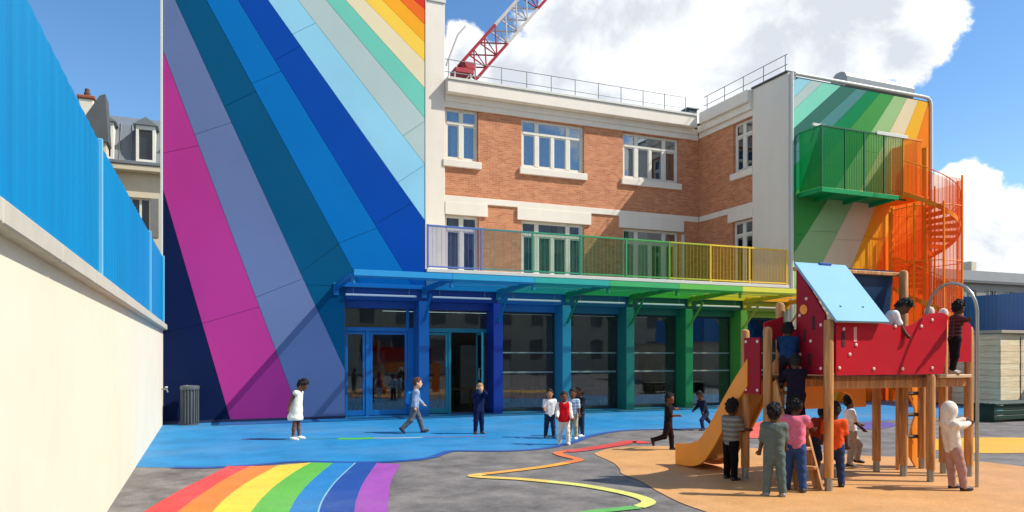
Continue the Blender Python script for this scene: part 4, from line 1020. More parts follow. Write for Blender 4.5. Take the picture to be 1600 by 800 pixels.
#@@PLAY
# ================================================================== CLIMBING FRAME
t = thing('climbing_frame', 'wooden climbing frame with red panels, blue pitched roof and orange slide', 'climbing frame', (7.9, 7, 0))
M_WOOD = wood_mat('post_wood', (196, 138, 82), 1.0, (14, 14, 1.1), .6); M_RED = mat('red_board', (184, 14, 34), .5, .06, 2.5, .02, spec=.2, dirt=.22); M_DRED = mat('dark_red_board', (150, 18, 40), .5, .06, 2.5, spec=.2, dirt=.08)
M_SLIDE = mat('orange_slide', (240, 150, 36), .35, .06, 3); M_BOLT = mat('bolt_cap', (236, 206, 200), .35, .03); M_SLOT = mat('slot_dark', (60, 8, 18), .7, .05)
def post(x, y, z1, r=.055):
    o = MB().revolve([(r, .16), (r, z1 - .03), (r * .8, z1), (r * .3, z1 + .012)], (x, y, 0), 14).build('post', M_WOOD, t)
    MB().revolve([(r * .8, 0.0), (r * .8, .17)], (x, y, .002), 10).build('steel_foot', M_STEEL, o); return o
for x, y, z in ((6.78, 6.60, 2.02), (8.46, 6.58, 1.36), (9.30, 6.68, 1.98), (6.84, 7.46, 2.28), (8.50, 7.43, 1.36), (8.52, 7.02, 2.72), (6.43, 7.64, 1.93), (6.43, 7.23, 1.95), (9.22, 6.98, 2.1), (9.34, 7.40, 1.4)): post(x, y, z)
for x, y, z in ((9.22, 6.98, 2.12), (8.98, 7.0, 2.14)): MB().revolve([(.02, 0), (.06, .03), (.062, .07), (.045, .11), (.01, .125)], (x, y, z), 12).build('round_cap', M_BOLT, t)
for i in range(7):
    y0 = 6.66 + i * .112; MB().box(6.86, 9.26, y0, y0 + .106, 1.31, 1.36, .005).build('deck_board', wood_mat('deck_wood', (150, 104, 66)), t)
MB().box(6.84, 9.26, 6.665, 6.71, 1.20, 1.305, .006).build('deck_joist', M_WOOD, t); MB().box(6.84, 9.26, 7.36, 7.405, 1.20, 1.305, .006).build('deck_joist', M_WOOD, t)
MB().box(6.46, 6.85, 7.20, 7.68, 1.312, 1.358, .006).build('side_deck', wood_mat('deck_wood', (0, 0, 0)), t)
fpl = lambda a, b, d: (a, d, b)
front = MB().prism([(6.845, 1.37), (8.64, 1.37), (8.70, 1.62), (8.72, 2.12), (8.62, 2.15), (8.40, 2.13), (8.22, 2.04), (8.05, 1.97), (7.8, 1.96), (7.6, 2.0), (6.845, 2.0)], fpl, 6.545, 6.575).build('front_board', M_RED, t)
MB().prism([(8.97, 1.52), (9.24, 1.52), (9.24, 2.0), (9.15, 2.06), (8.97, 2.06)], fpl, 6.60, 6.628).build('side_board', M_RED, t)
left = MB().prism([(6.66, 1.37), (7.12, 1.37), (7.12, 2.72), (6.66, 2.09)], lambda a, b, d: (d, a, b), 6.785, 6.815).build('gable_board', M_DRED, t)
MB().prism([(6.5, 1.75), (6.8, 1.85), (6.8, 2.1), (6.5, 2.02)], fpl, 7.36, 7.385).build('back_board', M_RED, t)
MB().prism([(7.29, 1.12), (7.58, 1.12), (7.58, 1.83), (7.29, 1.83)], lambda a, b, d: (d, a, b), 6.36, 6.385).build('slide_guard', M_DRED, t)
back = MB().prism([(6.9, 1.37), (9.2, 1.37), (9.2, 1.95), (6.9, 1.95)], fpl, 7.50, 7.525).build('rear_board', M_RED, t)
def cap_y(u, v, Y, par, r=.02):
    x, z = px(u, v, Y); mb = MB()
    V = [(x + rr * math.cos(q), Y - dd, z + rr * math.sin(q)) for rr, dd in ((r, 0), (r, .008), (r * .6, .014)) for q in [2 * math.pi * k / 10 for k in range(10)]]
    mb.add(V, [(i * 10 + k, i * 10 + (k + 1) % 10, (i + 1) * 10 + (k + 1) % 10, (i + 1) * 10 + k) for i in range(2) for k in range(10)] + [tuple(20 + k for k in range(10))], True); return mb.build('bolt', M_BOLT, par)
def cap_x(X, y, z, par, r=.02):
    mb = MB(); V = [(X - dd, y + rr * math.cos(q), z + rr * math.sin(q)) for rr, dd in ((r, 0), (r, .008), (r * .6, .014)) for q in [2 * math.pi * k / 10 for k in range(10)]]
    mb.add(V, [(i * 10 + k, (i + 1) * 10 + k, (i + 1) * 10 + (k + 1) % 10, i * 10 + (k + 1) % 10) for i in range(2) for k in range(10)] + [tuple(20 + k for k in range(10))[::-1]], True); return mb.build('bolt', M_BOLT, par)
Q5 = lambda x, y: (1230 + x / 4, 400 + y / 4)
for x, y in ((390, 615), (325, 700), (540, 705), (720, 705), (905, 700), (905, 400), (838, 440), (675, 440), (352, 455), (430, 555)): cap_y(*Q5(x, y), 6.544, front)
for y, z in ((6.72, 1.45), (7.05, 1.45), (6.72, 1.97), (7.06, 2.1), (6.88, 1.78), (7.05, 1.62), (6.95, 2.3)): cap_x(6.784, y, z, left)
for y, z in ((7.33, 1.17), (7.54, 1.17), (7.33, 1.78), (7.54, 1.78)): cap_x(6.359, y, z, t)
for (x, y, w, h) in ((350, 520, 12, 50), (425, 490, 8, 60)):
    a, z = px(*Q5(x, y), 6.544); MB().box(a - .025, a + .025, 6.540, 6.546, z - .09, z + .09, .002).build('slot', M_SLOT if w > 10 else mat('slot_pale', (232, 150, 150), .5), front)
for y, z, m in ((6.98, 1.85, M_SLOT), (6.84, 2.0, M_SLOT), (6.90, 1.55, M_SLOT)): MB().box(6.779, 6.786, y - .025, y + .025, z - .08, z + .08, .002).build('slot', m, left)
mb = MB(); mb.add([(6.782 - .01 * k, 6.99 + .06 * math.cos(q), 2.17 + .06 * math.sin(q)) for k in (0, 1) for q in [2 * math.pi * i / 14 for i in range(14)]], [(i, 14 + i, 14 + (i + 1) % 14, (i + 1) % 14) for i in range(14)] + [tuple(range(14, 28))[::-1]]); mb.build('orange_disc', M_SLIDE, left)
# roof: pale slope in front at left, navy slope behind at right
def slab(p0, p1, x0, x1, th):
    n = Vector((0, -(p1[1] - p0[1]), (p1[0] - p0[0]))).normalized() * th
    V = [(x, y + n.y * k, z + n.z * k) for k in (0, 1) for x in (x0, x1) for y, z in (p0, p1)]
    mb = MB(); mb.add(V, [(0, 1, 3, 2), (4, 6, 7, 5), (0, 4, 5, 1), (2, 3, 7, 6), (0, 2, 6, 4), (1, 5, 7, 3)]); return mb
rfp = slab((6.46, 1.99), (7.12, 2.745), 6.74, 7.58, .03).build('roof_board', mat('pale_blue_board', (128, 180, 214), .6, .05, 2, spec=.15, dirt=.06), t)
slab((7.22, 1.90), (7.13, 2.735), 7.50, 8.47, -.03).build('roof_board', mat('navy_board', (6, 52, 96), .4, .05, 2), t)
MB().box(6.76, 8.56, 7.08, 7.16, 2.66, 2.71, .008).build('ridge_beam', M_WOOD, t)
MB().box(7.12, 7.32, 7.07, 7.1, 2.745, 2.775, .006).build('hinge', mat('hinge_blue', (40, 84, 170), .4), t)
for x, y in ((330, 350), (470, 350)):
    a, z = px(*Q5(x, y), 6.6); MB().revolve([(.018, -.01), (.018, .012)], (a, 6.6, 1.99 + (6.6 - 6.46) * 1.144 + .035), 8).build('bolt', M_STEEL, rfp)
# slide running towards the building
prof_t = smooth_curve([(7.50, 1.56), (7.78, 1.26), (8.06, .92), (8.30, .62), (8.50, .43), (8.75, .35), (9.05, .32)], 4)
prof_b = smooth_curve([(7.50, 1.22), (7.72, .98), (7.96, .64), (8.20, .33), (8.42, .12), (8.7, .03), (9.05, .02)], 4)
for x0 in (6.34, 6.80):
    mb = MB(); n = len(prof_t); V = []
    for x in (x0, x0 + .035):
        V += [(x, y, z) for y, z in prof_t] + [(x, y, z) for y, z in prof_b]
    F = []
    for i in range(n - 1):
        F += [(i, n + i, n + i + 1, i + 1), (2 * n + i, 2 * n + i + 1, 3 * n + i + 1, 3 * n + i), (i, i + 1, 2 * n + i + 1, 2 * n + i), (n + i, 3 * n + i, 3 * n + i + 1, n + i + 1)]
    F += [(0, 2 * n, 3 * n, n), (n - 1, 2 * n - 1, 4 * n - 1, 3 * n - 1)]
    mb.add(V, F); mb.build('slide_side', M_SLIDE, t)
mb = MB(); n = len(prof_b); V = [(x, y, z + .09) for x in (6.376, 6.799) for y, z in prof_b] + [(x, y, z + .06) for x in (6.376, 6.799) for y, z in prof_b]
mb.add(V, [f for i in range(n - 1) for f in ((i, n + i, n + i + 1, i + 1), (2 * n + i, 2 * n + i + 1, 3 * n + i + 1, 3 * n + i))], True); mb.build('slide_bed', mat('slide_steel', (200, 150, 90), .3, .05, metal=.2), t)
# steps up to the deck on the left
for i in range(5):
    z = .24 + i * .22; y = 6.72 + i * .10; MB().box(6.50, 6.74, y, y + .16, z, z + .04, .006).build('step', M_WOOD, t)
for x in (6.46, 6.745): MB().prism([(6.66, 0), (6.80, 0), (7.24, 1.22), (7.12, 1.31)], lambda a, b, d: (d, a, b), x, x + .03).build('step_stringer', M_WOOD, t)
# ladder and climbing board at the rear right
for z in (.46, .77, 1.07): MB().tube([(8.93, 7.44, z), (9.36, 7.44, z)], .026, 8).build('rung', mat('rung_dark', (64, 40, 28), .6, .1), t)
for x in (8.93,): MB().box(x - .03, x + .03, 7.41, 7.47, 0, 1.3, .008).build('ladder_rail', M_WOOD, t)
curve = smooth_curve([(9.36, 0), (9.20, .25), (9.26, .55), (9.34, .8), (9.24, 1.05), (9.26, 1.3)], 4)
MB().prism([(x, z) for x, z in curve] + [(9.6, 1.3), (9.6, 0)], fpl, 7.50, 7.53).build('climbing_board', M_SLIDE, t)
arch = [(7.1, .9), (7.1, 1.29), (8.35, 1.29), (8.35, .9), (8.15, .9)] + [(7.9 + .25 * math.cos(q), .9 + .22 * math.sin(q)) for q in [math.pi * k / 8 for k in range(1, 8)]] + [(7.65, .9)]
MB().prism(arch, fpl, 7.47, 7.495).build('tunnel_board', M_SLIDE, t)
# sliding pole with its arch
arc = [(8.63, 6.09, 0), (8.63, 6.09, 1.2), (8.63, 6.09, 2.15)] + [(8.62, 6.42 - .33 * math.cos(q), 2.15 + .36 * math.sin(q)) for q in [math.pi * k / 10 for k in range(1, 10)]] + [(8.61, 6.75, 2.15), (8.61, 6.78, 1.37)]
MB().tube(arc, .021, 10).build('sliding_pole', mat('pole_steel', (176, 172, 166), .3, .05, metal=.6), t)
MB().box(8.66, 9.26, 6.60, 6.655, 1.315, 1.358, .006).build('ledge', mat('ledge_pale', (206, 176, 140), .6, .1), t)

# ================================================================== CHILDREN
class Field:
    def __init__(s, lo, hi, h):
        s.h = h; s.lo = np.array(lo) - 2 * h; n = np.ceil((np.array(hi) + 2 * h - s.lo) / h).astype(int) + 1
        s.n = n; s.f = np.full(n, 1.0, np.float32)
        s.ax = [s.lo[i] + h * np.arange(n[i]) for i in range(3)]
    def sub(s, lo, hi):
        i0 = np.maximum(0, np.floor((lo - s.lo) / s.h).astype(int)); i1 = np.minimum(s.n, np.ceil((hi - s.lo) / s.h).astype(int) + 1)
        sl = tuple(slice(a, b) for a, b in zip(i0, i1))
        return sl, np.meshgrid(*[s.ax[i][sl[i]] for i in range(3)], indexing='ij', sparse=True)
    def smin(s, sl, d, k):
        a = s.f[sl]
        if k <= 0: s.f[sl] = np.minimum(a, d); return
        h = np.maximum(k - np.abs(a - d), 0) / k; s.f[sl] = np.minimum(a, d) - h * h * k * .25
    def cone(s, a, b, ra, rb, k=.02):
        a = np.array(a, float); b = np.array(b, float); r = max(ra, rb) + k + s.h * 2
        sl, (X, Y, Z) = s.sub(np.minimum(a, b) - r, np.maximum(a, b) + r)
        if 0 in s.f[sl].shape: return
        ba = b - a; l2 = max(1e-9, ba @ ba)
        t_ = np.clip(((X - a[0]) * ba[0] + (Y - a[1]) * ba[1] + (Z - a[2]) * ba[2]) / l2, 0, 1)
        d = np.sqrt((X - a[0] - t_ * ba[0]) ** 2 + (Y - a[1] - t_ * ba[1]) ** 2 + (Z - a[2] - t_ * ba[2]) ** 2) - (ra + (rb - ra) * t_)
        s.smin(sl, d, k)
    def ell(s, c, r, Rm, k=.02, cut=False):
        c = np.array(c, float); r = np.array(r, float); m = r.max() + k + s.h * 2; sl, (X, Y, Z) = s.sub(c - m, c + m)
        if 0 in s.f[sl].shape: return
        x, y, z = X - c[0], Y - c[1], Z - c[2]; q = 0
        for i in range(3): q = q + ((Rm[0][i] * x + Rm[1][i] * y + Rm[2][i] * z) / r[i]) ** 2
        q = np.sqrt(q); d = (q - 1) * r.min()
        if cut: s.f[sl] = np.maximum(s.f[sl], -d)
        else: s.smin(sl, d, k)
    def plane(s, n, c):
        X, Y, Z = np.meshgrid(*s.ax, indexing='ij', sparse=True); s.f = np.maximum(s.f, n[0] * X + n[1] * Y + n[2] * Z - c)
    def mesh(s):
        f = s.f; ins = f < 0; nx, ny, nz = f.shape
        cnt = np.zeros((nx - 1, ny - 1, nz - 1), np.int8); P = np.zeros((nx - 1, ny - 1, nz - 1, 3), np.float32); W = np.zeros((nx - 1, ny - 1, nz - 1), np.float32)
        C = [(i, j, k) for i in (0, 1) for j in (0, 1) for k in (0, 1)]
        g_ = lambda c: f[c[0]:nx - 1 + c[0], c[1]:ny - 1 + c[1], c[2]:nz - 1 + c[2]]
        for c in C:
            for ax in range(3):
                if c[ax] == 1: continue
                d = list(c); d[ax] = 1; a, b = g_(c), g_(d); x = (a < 0) != (b < 0)
                t_ = np.where(x, a / np.where(x, a - b, 1), 0)
                for q in range(3): P[..., q] += np.where(x, c[q] + (t_ if q == ax else 0), 0)
                W += x
        act = W > 0; idx = -np.ones(act.shape, np.int64); ii = np.argwhere(act); idx[act] = np.arange(len(ii))
        V = (ii + P[act] / W[act][:, None]) * s.h + s.lo; Q = []
        for ax in range(3):
            u, w = (ax + 1) % 3, (ax + 2) % 3
            a = [slice(None)] * 3; b = [slice(None)] * 3; a[ax] = slice(0, -1); b[ax] = slice(1, None)
            fa, fb = ins[tuple(a)], ins[tuple(b)]; e = np.argwhere(fa != fb)
            if len(e) == 0: continue
            ok = (e[:, u] > 0) & (e[:, w] > 0) & (e[:, u] < f.shape[u] - 1) & (e[:, w] < f.shape[w] - 1); e = e[ok]
            flip = fa[tuple(e.T)]
            def I(du, dw):
                q = e.copy(); q[:, u] -= du; q[:, w] -= dw; return idx[tuple(q.T)]
            q = np.stack([I(1, 1), I(0, 1), I(0, 0), I(1, 0)], 1); q[~flip] = q[~flip][:, ::-1]; Q.append(q)
        return V, (np.concatenate(Q) if Q else np.zeros((0, 4), int))

def np_mesh(name, V, Q, m, parent, extra=None):
    me = bpy.data.meshes.new(name); v = [tuple(p) for p in V.tolist()]; f = [tuple(q) for q in Q.tolist()]
    if extra is not None:
        o = len(v); v += extra.v; f += [tuple(i + o for i in g_) for g_ in extra.f]
    me.from_pydata(v, [], f); me.polygons.foreach_set('use_smooth', [True] * len(me.polygons)); me.update(); me.materials.append(m)
    o = bpy.data.objects.new(name, me); COL.objects.link(o); o.parent = parent; return o

def folds(V, h):
    p = np.random.uniform(0, 6, 6); z = V[:, 2] / h
    w = np.sin(V[:, 0] / h * 26 + z * 40 + p[0]) * np.sin(V[:, 1] / h * 22 - z * 33 + p[1]) + .8 * np.sin(z * 70 + V[:, 0] / h * 40 + p[2])
    c = V.mean(0); d = V - c; d[:, 2] *= .2; d /= (np.linalg.norm(d, axis=1)[:, None] + 1e-6)
    return V + d * (w * .0020 * h)[:, None]
def rot(ax, a):
    return np.array(Matrix.Rotation(a, 3, ax))
SKIN = {'light': (226, 172, 140), 'tan': (176, 120, 84), 'brown': (110, 70, 48), 'dark': (84, 55, 41)}
def cloth(c): return mat('cloth_%d_%d_%d' % c, c, .95, .2, 16, .35, 34, spec=.1)
def cloth2(c, c2, freq=26, check=False):
    key = 'cloth2_%d_%d_%d_%d' % (*c, freq)
    if key in _M: return _M[key]
    m = bpy.data.materials.new(key); m.use_nodes = True; nt = m.node_tree; N = nt.nodes.new; L = nt.links.new
    b = nt.nodes['Principled BSDF']; b.inputs['Roughness'].default_value = .95; b.inputs['Specular IOR Level'].default_value = .1
    tc = N('ShaderNodeTexCoord'); out = None
    for ax in (('Z', 'X') if check else ('Z',)):
        w = N('ShaderNodeTexWave'); w.wave_type = 'BANDS'; w.bands_direction = ax; w.inputs['Scale'].default_value = freq / 6.0; w.inputs['Distortion'].default_value = 1.0; w.inputs['Detail'].default_value = 1
        L(tc.outputs['Object'], w.inputs['Vector']); r = N('ShaderNodeMath'); r.operation = 'GREATER_THAN'; r.inputs[1].default_value = .62; L(w.outputs['Fac'], r.inputs[0])
        if out is None: out = r.outputs[0]
        else:
            q = N('ShaderNodeMath'); q.operation = 'MAXIMUM'; L(out, q.inputs[0]); L(r.outputs[0], q.inputs[1]); out = q.outputs[0]
    mx = N('ShaderNodeMix'); mx.data_type = 'RGBA'; L(out, mx.inputs[0]); mx.inputs[6].default_value = (*lin(c), 1); mx.inputs[7].default_value = (*lin(c2), 1); L(mx.outputs[2], b.inputs['Base Color'])
    _M[key] = m; return m
FWD = Vector((math.sin(R(22.5)), math.cos(R(22.5)), 0)); RGT = Vector((math.cos(R(22.5)), -math.sin(R(22.5)), 0))
def person(label, loc, turn, H, skin='brown', hair=((24, 18, 16), 'short'), top=(200, 200, 200), bottom=(40, 40, 60), shoes=(30, 30, 34), lean=0, side=0, head=(0, 0),
           legL=(0, 3, 0), legR=(0, 3, 0), armL=(0, 8, 10), armR=(0, 8, 10), sleeve=.5, leg_len=1.0, dress=False, vest=None, hood=False, bag=None, pattern=None, group='children playing in the yard', z=None, toL=None, toR=None):
    """a standing / moving child. turn: degrees clockwise from facing away from the camera. angles: flex forward, spread, bend"""
    d = FWD * math.cos(R(turn)) + RGT * math.sin(R(turn)); yaw = math.atan2(d.y, d.x) - math.pi / 2
    root = thing('person', label, 'person', loc, group); root.rotation_euler = (0, 0, yaw)
    h = H; A = lambda *p: np.array(p, float) * h
    def limb(base, Rb, flex, spread, sgn, l1, l2, bend, kneedir):
        R1 = Rb @ rot('Y', R(-spread * sgn)) @ rot('X', R(flex)); d1 = R1 @ np.array([0, 0, -1.]); m_ = base + d1 * l1
        R2 = R1 @ rot('X', R(bend * kneedir)); d2 = R2 @ np.array([0, 0, -1.]); return m_, m_ + d2 * l2, R2
    T = rot('Y', R(side)) @ rot('X', R(-lean)); up = T @ np.array([0, 0, 1.]); fw = T @ np.array([0, 1., 0]); rt = T @ np.array([1., 0, 0])
    P = np.zeros(3); I3 = np.eye(3); legs = []
    for sgn, (fl, sp, kn) in ((-1, legL), (1, legR)):
        hip = P + rt * sgn * .052 * h; k_, a_, Rs = limb(hip, I3, fl, sp, sgn, .215 * h, .215 * h, kn, -1); legs.append([hip, k_, a_, Rs, sgn])
    low = min(l[2][2] for l in legs) - .032 * h; sh = np.array([0, 0, -low])
    P = P + sh
    for l in legs: l[0] = l[0] + sh; l[1] = l[1] + sh; l[2] = l[2] + sh
    Ch = P + up * .225 * h; N0 = P + up * .315 * h
    Hd = T @ rot('Z', R(-head[1])) @ rot('X', R(-head[0])); hu = Hd @ np.array([0, 0, 1.]); hf = Hd @ np.array([0, 1., 0]); hr = Hd @ np.array([1., 0, 0])
    N1 = N0 + (up + hu) * .022 * h; hc = N1 + hu * .088 * h + hf * .012 * h
    arms = []
    Rw = np.array(Matrix.Rotation(-yaw, 3, 'Z'))
    for sgn, (fl, sp, el), to in ((-1, armL, toL), (1, armR, toR)):
        s0 = Ch + up * .068 * h + rt * sgn * .098 * h; l1, l2 = .145 * h, .12 * h
        if to is not None:
            tg = Rw @ (np.array(to) - np.array(loc)); v_ = tg - s0; D = min(np.linalg.norm(v_), (l1 + l2) * .995); v_ = v_ / np.linalg.norm(v_)
            ca_ = (l1 * l1 + D * D - l2 * l2) / (2 * l1 * D); ca_ = max(-1, min(1, ca_)); pole = np.array([sgn * .5, -.2, -1.]); pole = pole - v_ * (pole @ v_); pole /= np.linalg.norm(pole)
            e = s0 + v_ * l1 * ca_ + pole * l1 * math.sqrt(1 - ca_ * ca_); w = s0 + v_ * D
        else: e, w, _ = limb(s0, T, fl, sp, sgn, l1, l2, el, 1)
        arms.append((s0, e, w, sgn))
    vox = .0115 * h; pts = [P, hc + hu * .12 * h, hc - hf * .12 * h, hc + hf * .12 * h] + [p for l in legs for p in l[:3]] + [p for a in arms for p in a[:3]]
    lo = np.min(pts, 0) - .13 * h; hi = np.max(pts, 0) + .13 * h; lo[2] = max(lo[2], -.02)
    def torso(F, g=0., r=1.):
        for s_ in (-1, 1): F.cone(P + rt * s_ * .034 * h, Ch + rt * s_ * .042 * h, .053 * h * r + g, .056 * h + g, .03 * h)
        for a in arms: F.cone(Ch + up * .05 * h, a[0], .052 * h + g, .037 * h + g, .03 * h)
    # body
    F = Field(lo, hi, vox); torso(F)
    F.cone(N0 - up * .01 * h, N1 + hu * .04 * h, .038 * h, .036 * h, .02 * h)
    F.ell(hc, (.064 * h, .077 * h, .093 * h), Hd, .02 * h); F.cone(hc - hu * .055 * h + hf * .03 * h, hc - hu * .05 * h + hf * .045 * h, .036 * h, .03 * h, .03 * h)
    F.ell(hc + hf * .082 * h - hu * .012 * h, (.011 * h, .016 * h, .014 * h), Hd, .012 * h)
    for s_ in (-1, 1): F.ell(hc + hr * s_ * .069 * h - hu * .008 * h, (.011 * h, .016 * h, .024 * h), Hd, .006 * h)
    for hip, k_, a_, Rs, sgn in legs: F.cone(hip, k_, .044 * h, .031 * h, .02 * h); F.cone(k_, k_ + (a_ - k_) * .35 - Rs @ np.array([0, .006 * h, 0]), .031 * h, .032 * h, .012 * h); F.cone(k_ + (a_ - k_) * .35, a_, .031 * h, .021 * h, .012 * h); F.cone(a_, a_ + Rs @ np.array([0, .07, -.014]) * h, .026 * h, .02 * h, .02 * h)
    hands = MB()
    for s0, e, w, sgn in arms:
        F.cone(s0, e, .034 * h, .026 * h, .02 * h); F.cone(e, w, .027 * h, .018 * h, .015 * h)
        dd = (w - e) / np.linalg.norm(w - e); F.cone(w, w + dd * .035 * h, .019 * h, .022 * h, .012 * h)
        sd = np.cross(dd, fw); sd = sd / (np.linalg.norm(sd) + 1e-6); nn = np.cross(sd, dd)
        for q in range(4):
            b0 = w + dd * .045 * h + sd * (q - 1.5) * .0115 * h; L_ = (.034, .04, .037, .029)[q] * h
            b1 = b0 + (dd * .8 + nn * .35) * L_ * .55; b2 = b1 + (dd * .35 + nn * .8) * L_ * .5; hands.tube([tuple(b0), tuple(b1), tuple(b2)], [.0075 * h, .007 * h, .005 * h], 6)
        b0 = w + dd * .02 * h + sd * sgn * .016 * h; b1 = b0 + (sd * sgn * .7 + dd * .7) * .022 * h; b2 = b1 + dd * .02 * h + nn * .006 * h; hands.tube([tuple(b0), tuple(b1), tuple(b2)], [.009 * h, .008 * h, .006 * h], 6)
    V, Q = F.mesh(); msk = mat('skin_' + skin, SKIN[skin], .6, .06, 9, spec=.3); body = np_mesh('body', V, Q, msk, root, hands)
    # face
    for s_ in (-1, 1):
        e = hc + hf * .071 * h + hr * s_ * .028 * h + hu * .006 * h; F = Field(e - .02 * h, e + .02 * h, .005 * h); F.ell(e, (.011 * h, .006 * h, .007 * h), Hd, 0); V, Q = F.mesh(); np_mesh('eye', V, Q, mat('eye_dark', (20, 14, 12), .2, .05), body)
    e = hc + hf * .070 * h - hu * .050 * h; F = Field(e - .03 * h, e + .03 * h, .006 * h); F.ell(e, (.020 * h, .008 * h, .006 * h), Hd, 0); V, Q = F.mesh(); np_mesh('mouth', V, Q, mat('mouth_' + skin, tuple(int(c * .72) for c in SKIN[skin]), .5, .05), body)
    # top
    def fld(): return Field(lo, hi, vox)
    F = fld(); torso(F, .011 * h, 1.08)
    if dress:
        F.cone(P + up * .02 * h, P - np.array([0, 0, .10 * h]) - fw * .015 * h, .085 * h, .125 * h, .04 * h); F.cone(P + up * .1 * h, P + up * .02 * h, .07 * h, .09 * h, .04 * h)
    for s0, e, w, sgn in arms:
        if sleeve > 0: F.cone(s0, s0 + (e - s0) * min(1, sleeve * 1.6), .042 * h, .040 * h, .02 * h)
        if sleeve > .7: F.cone(e, e + (w - e) * .92, .040 * h, .031 * h, .015 * h)
    if not dress: F.plane(-up, -(up @ (P + up * -.022 * h)))
    else: F.plane(np.array([0, 0, -1.]), -(P[2] - .15 * h))
    if not hood: F.ell(N0 + up * .035 * h, (.05 * h, .05 * h, .03 * h), T, 0, True)
    V, Q = F.mesh(); V = folds(V, h * (.4 if dress else 1)) if not dress else V; sh_o = np_mesh('dress' if dress else ('jacket' if sleeve > .7 else 'shirt'), V, Q, cloth2(top, *pattern) if pattern else cloth(top), root)
    if vest:
        F = fld(); torso(F, .020 * h, 1.1); F.plane(-up, -(up @ (P + up * -.03 * h))); F.ell(N0 + up * .035 * h, (.055 * h, .06 * h, .05 * h), T, 0, True)
        for a in arms: F.ell(a[0] + rt * a[3] * .03 * h, (.05 * h, .06 * h, .07 * h), T, 0, True)
        V, Q = F.mesh(); np_mesh('vest', V, Q, cloth(vest), root)
    # trousers
    if leg_len > 0:
        F = fld(); g = .009 * h
        for s_ in (-1, 1): F.cone(P + rt * s_ * .034 * h, P + up * .06 * h + rt * s_ * .034 * h, .058 * h + g * .6, .054 * h + g * .3, .03 * h)
        for hip, k_, a_, Rs, sgn in legs:
            F.cone(hip, k_, .052 * h + g, .038 * h + g, .03 * h)
            if leg_len > .5: F.cone(k_, k_ + (a_ - k_) * (leg_len - .5) * 1.86, .038 * h + g, .030 * h + g, .02 * h)
        F.plane(up, up @ (P + up * .055 * h)); V, Q = F.mesh(); V = folds(V, h); np_mesh('trousers', V, Q, cloth(bottom), root)
    for hip, k_, a_, Rs, sgn in legs:
        toe = Rs @ np.array([0, 1., 0]); dn = Rs @ np.array([0, 0, -1.]); c = a_ + dn * .008 * h
        F = Field(c - .13 * h, c + .13 * h, vox * .8); F.cone(c - toe * .018 * h, c + toe * .035 * h, .030 * h, .031 * h, .01 * h); F.cone(c + toe * .03 * h + dn * .004 * h, c + toe * .085 * h + dn * .006 * h, .030 * h, .024 * h, .02 * h); F.cone(a_ - dn * .02 * h, a_, .031 * h, .033 * h, .01 * h)
        F.plane(dn, dn @ (a_ + dn * .033 * h)); F.plane(-dn, -(dn @ (a_ - dn * .022 * h))); V, Q = F.mesh(); np_mesh('shoe', V, Q, mat('shoe_%d_%d_%d' % shoes, shoes, .5, .1), root)
    # hair or hood
    hcol, style = hair; F = Field(hc - .2 * h, hc + .2 * h, vox)
    if hood:
        F.ell(hc + hu * .004 * h - hf * .008 * h, (.083 * h, .094 * h, .112 * h), Hd, 0); F.cone(hc - hu * .08 * h - hf * .03 * h, N0 - fw * .02 * h, .07 * h, .075 * h, .03 * h); F.ell(hc + hf * .10 * h - hu * .01 * h, (.055 * h, .07 * h, .075 * h), Hd, 0, True)
        V, Q = F.mesh(); np_mesh('hood', V, Q, cloth(top), root)
    else:
        big = {'short': .007, 'curly': .010, 'bun': .010, 'long': .011}[style] * h
        F.ell(hc + hu * .006 * h, (.064 * h + big, .077 * h + big, .093 * h + big), Hd, 0)
        if style == 'bun': F.ell(hc + hu * .085 * h - hf * .05 * h, (.042 * h, .042 * h, .04 * h), Hd, .01 * h)
        if style == 'long': F.cone(hc - hf * .04 * h, hc - hf * .065 * h - hu * .12 * h, .072 * h, .05 * h, .02 * h)
        nn = hu * .62 - hf * .79
        if style == 'long':
            F.ell(hc + hf * .07 * h - hu * .035 * h, (.056 * h, .06 * h, .085 * h), Hd, 0, True)
        else: F.plane(-nn, -(nn @ (hc + hu * .0 * h - hf * .0 * h)) + .012 * h)
        V, Q = F.mesh(); V = V + np.random.normal(0, (.0075 if style == 'curly' else .004) * h, V.shape); np_mesh('hair', V, Q, mat('hair_%d_%d_%d' % hcol, hcol, .75, .25, 60, .4, 200), root)
    if bag:
        c = P + up * .19 * h - fw * .105 * h; F = Field(c - .16 * h, c + .16 * h, vox); F.cone(c - up * .06 * h, c + up * .06 * h, .062 * h, .055 * h, .01 * h); F.cone(c - up * .06 * h - rt * .03 * h, c - up * .06 * h + rt * .03 * h, .055 * h, .055 * h, .03 * h); V, Q = F.mesh(); bo = np_mesh('backpack', V, Q, cloth(bag), root)
        st = MB()
        for s_ in (-1, 1): st.tube([tuple(c + up * .06 * h + rt * s_ * .04 * h), tuple(N0 + rt * s_ * .055 * h + up * .02 * h), tuple(Ch + rt * s_ * .06 * h + fw * .085 * h), tuple(c - up * .05 * h + rt * s_ * .085 * h + fw * .06 * h)], .012 * h, 6)
        np_mesh('strap', np.zeros((0, 3)), np.zeros((0, 4), int), cloth(bag), bo, st)
    return root
BLK = ((20, 15, 14), 'short'); CUR = ((18, 13, 12), 'curly')
def at(u, v, z=0.): x, y = pg(u, v); return (x, y, z)
person('girl in a white dress looking down, hands behind back, before the magenta mural', at(463, 687), 95, 1.19, 'brown', ((18, 14, 14), 'curly'), (238, 230, 218), (110, 110, 120), (236, 234, 230), lean=6, head=(28, 0), legL=(3, 3, 2), legR=(-2, 3, 4), armL=(-28, 4, 20), armR=(-28, 4, 22), sleeve=0, leg_len=0, dress=True)
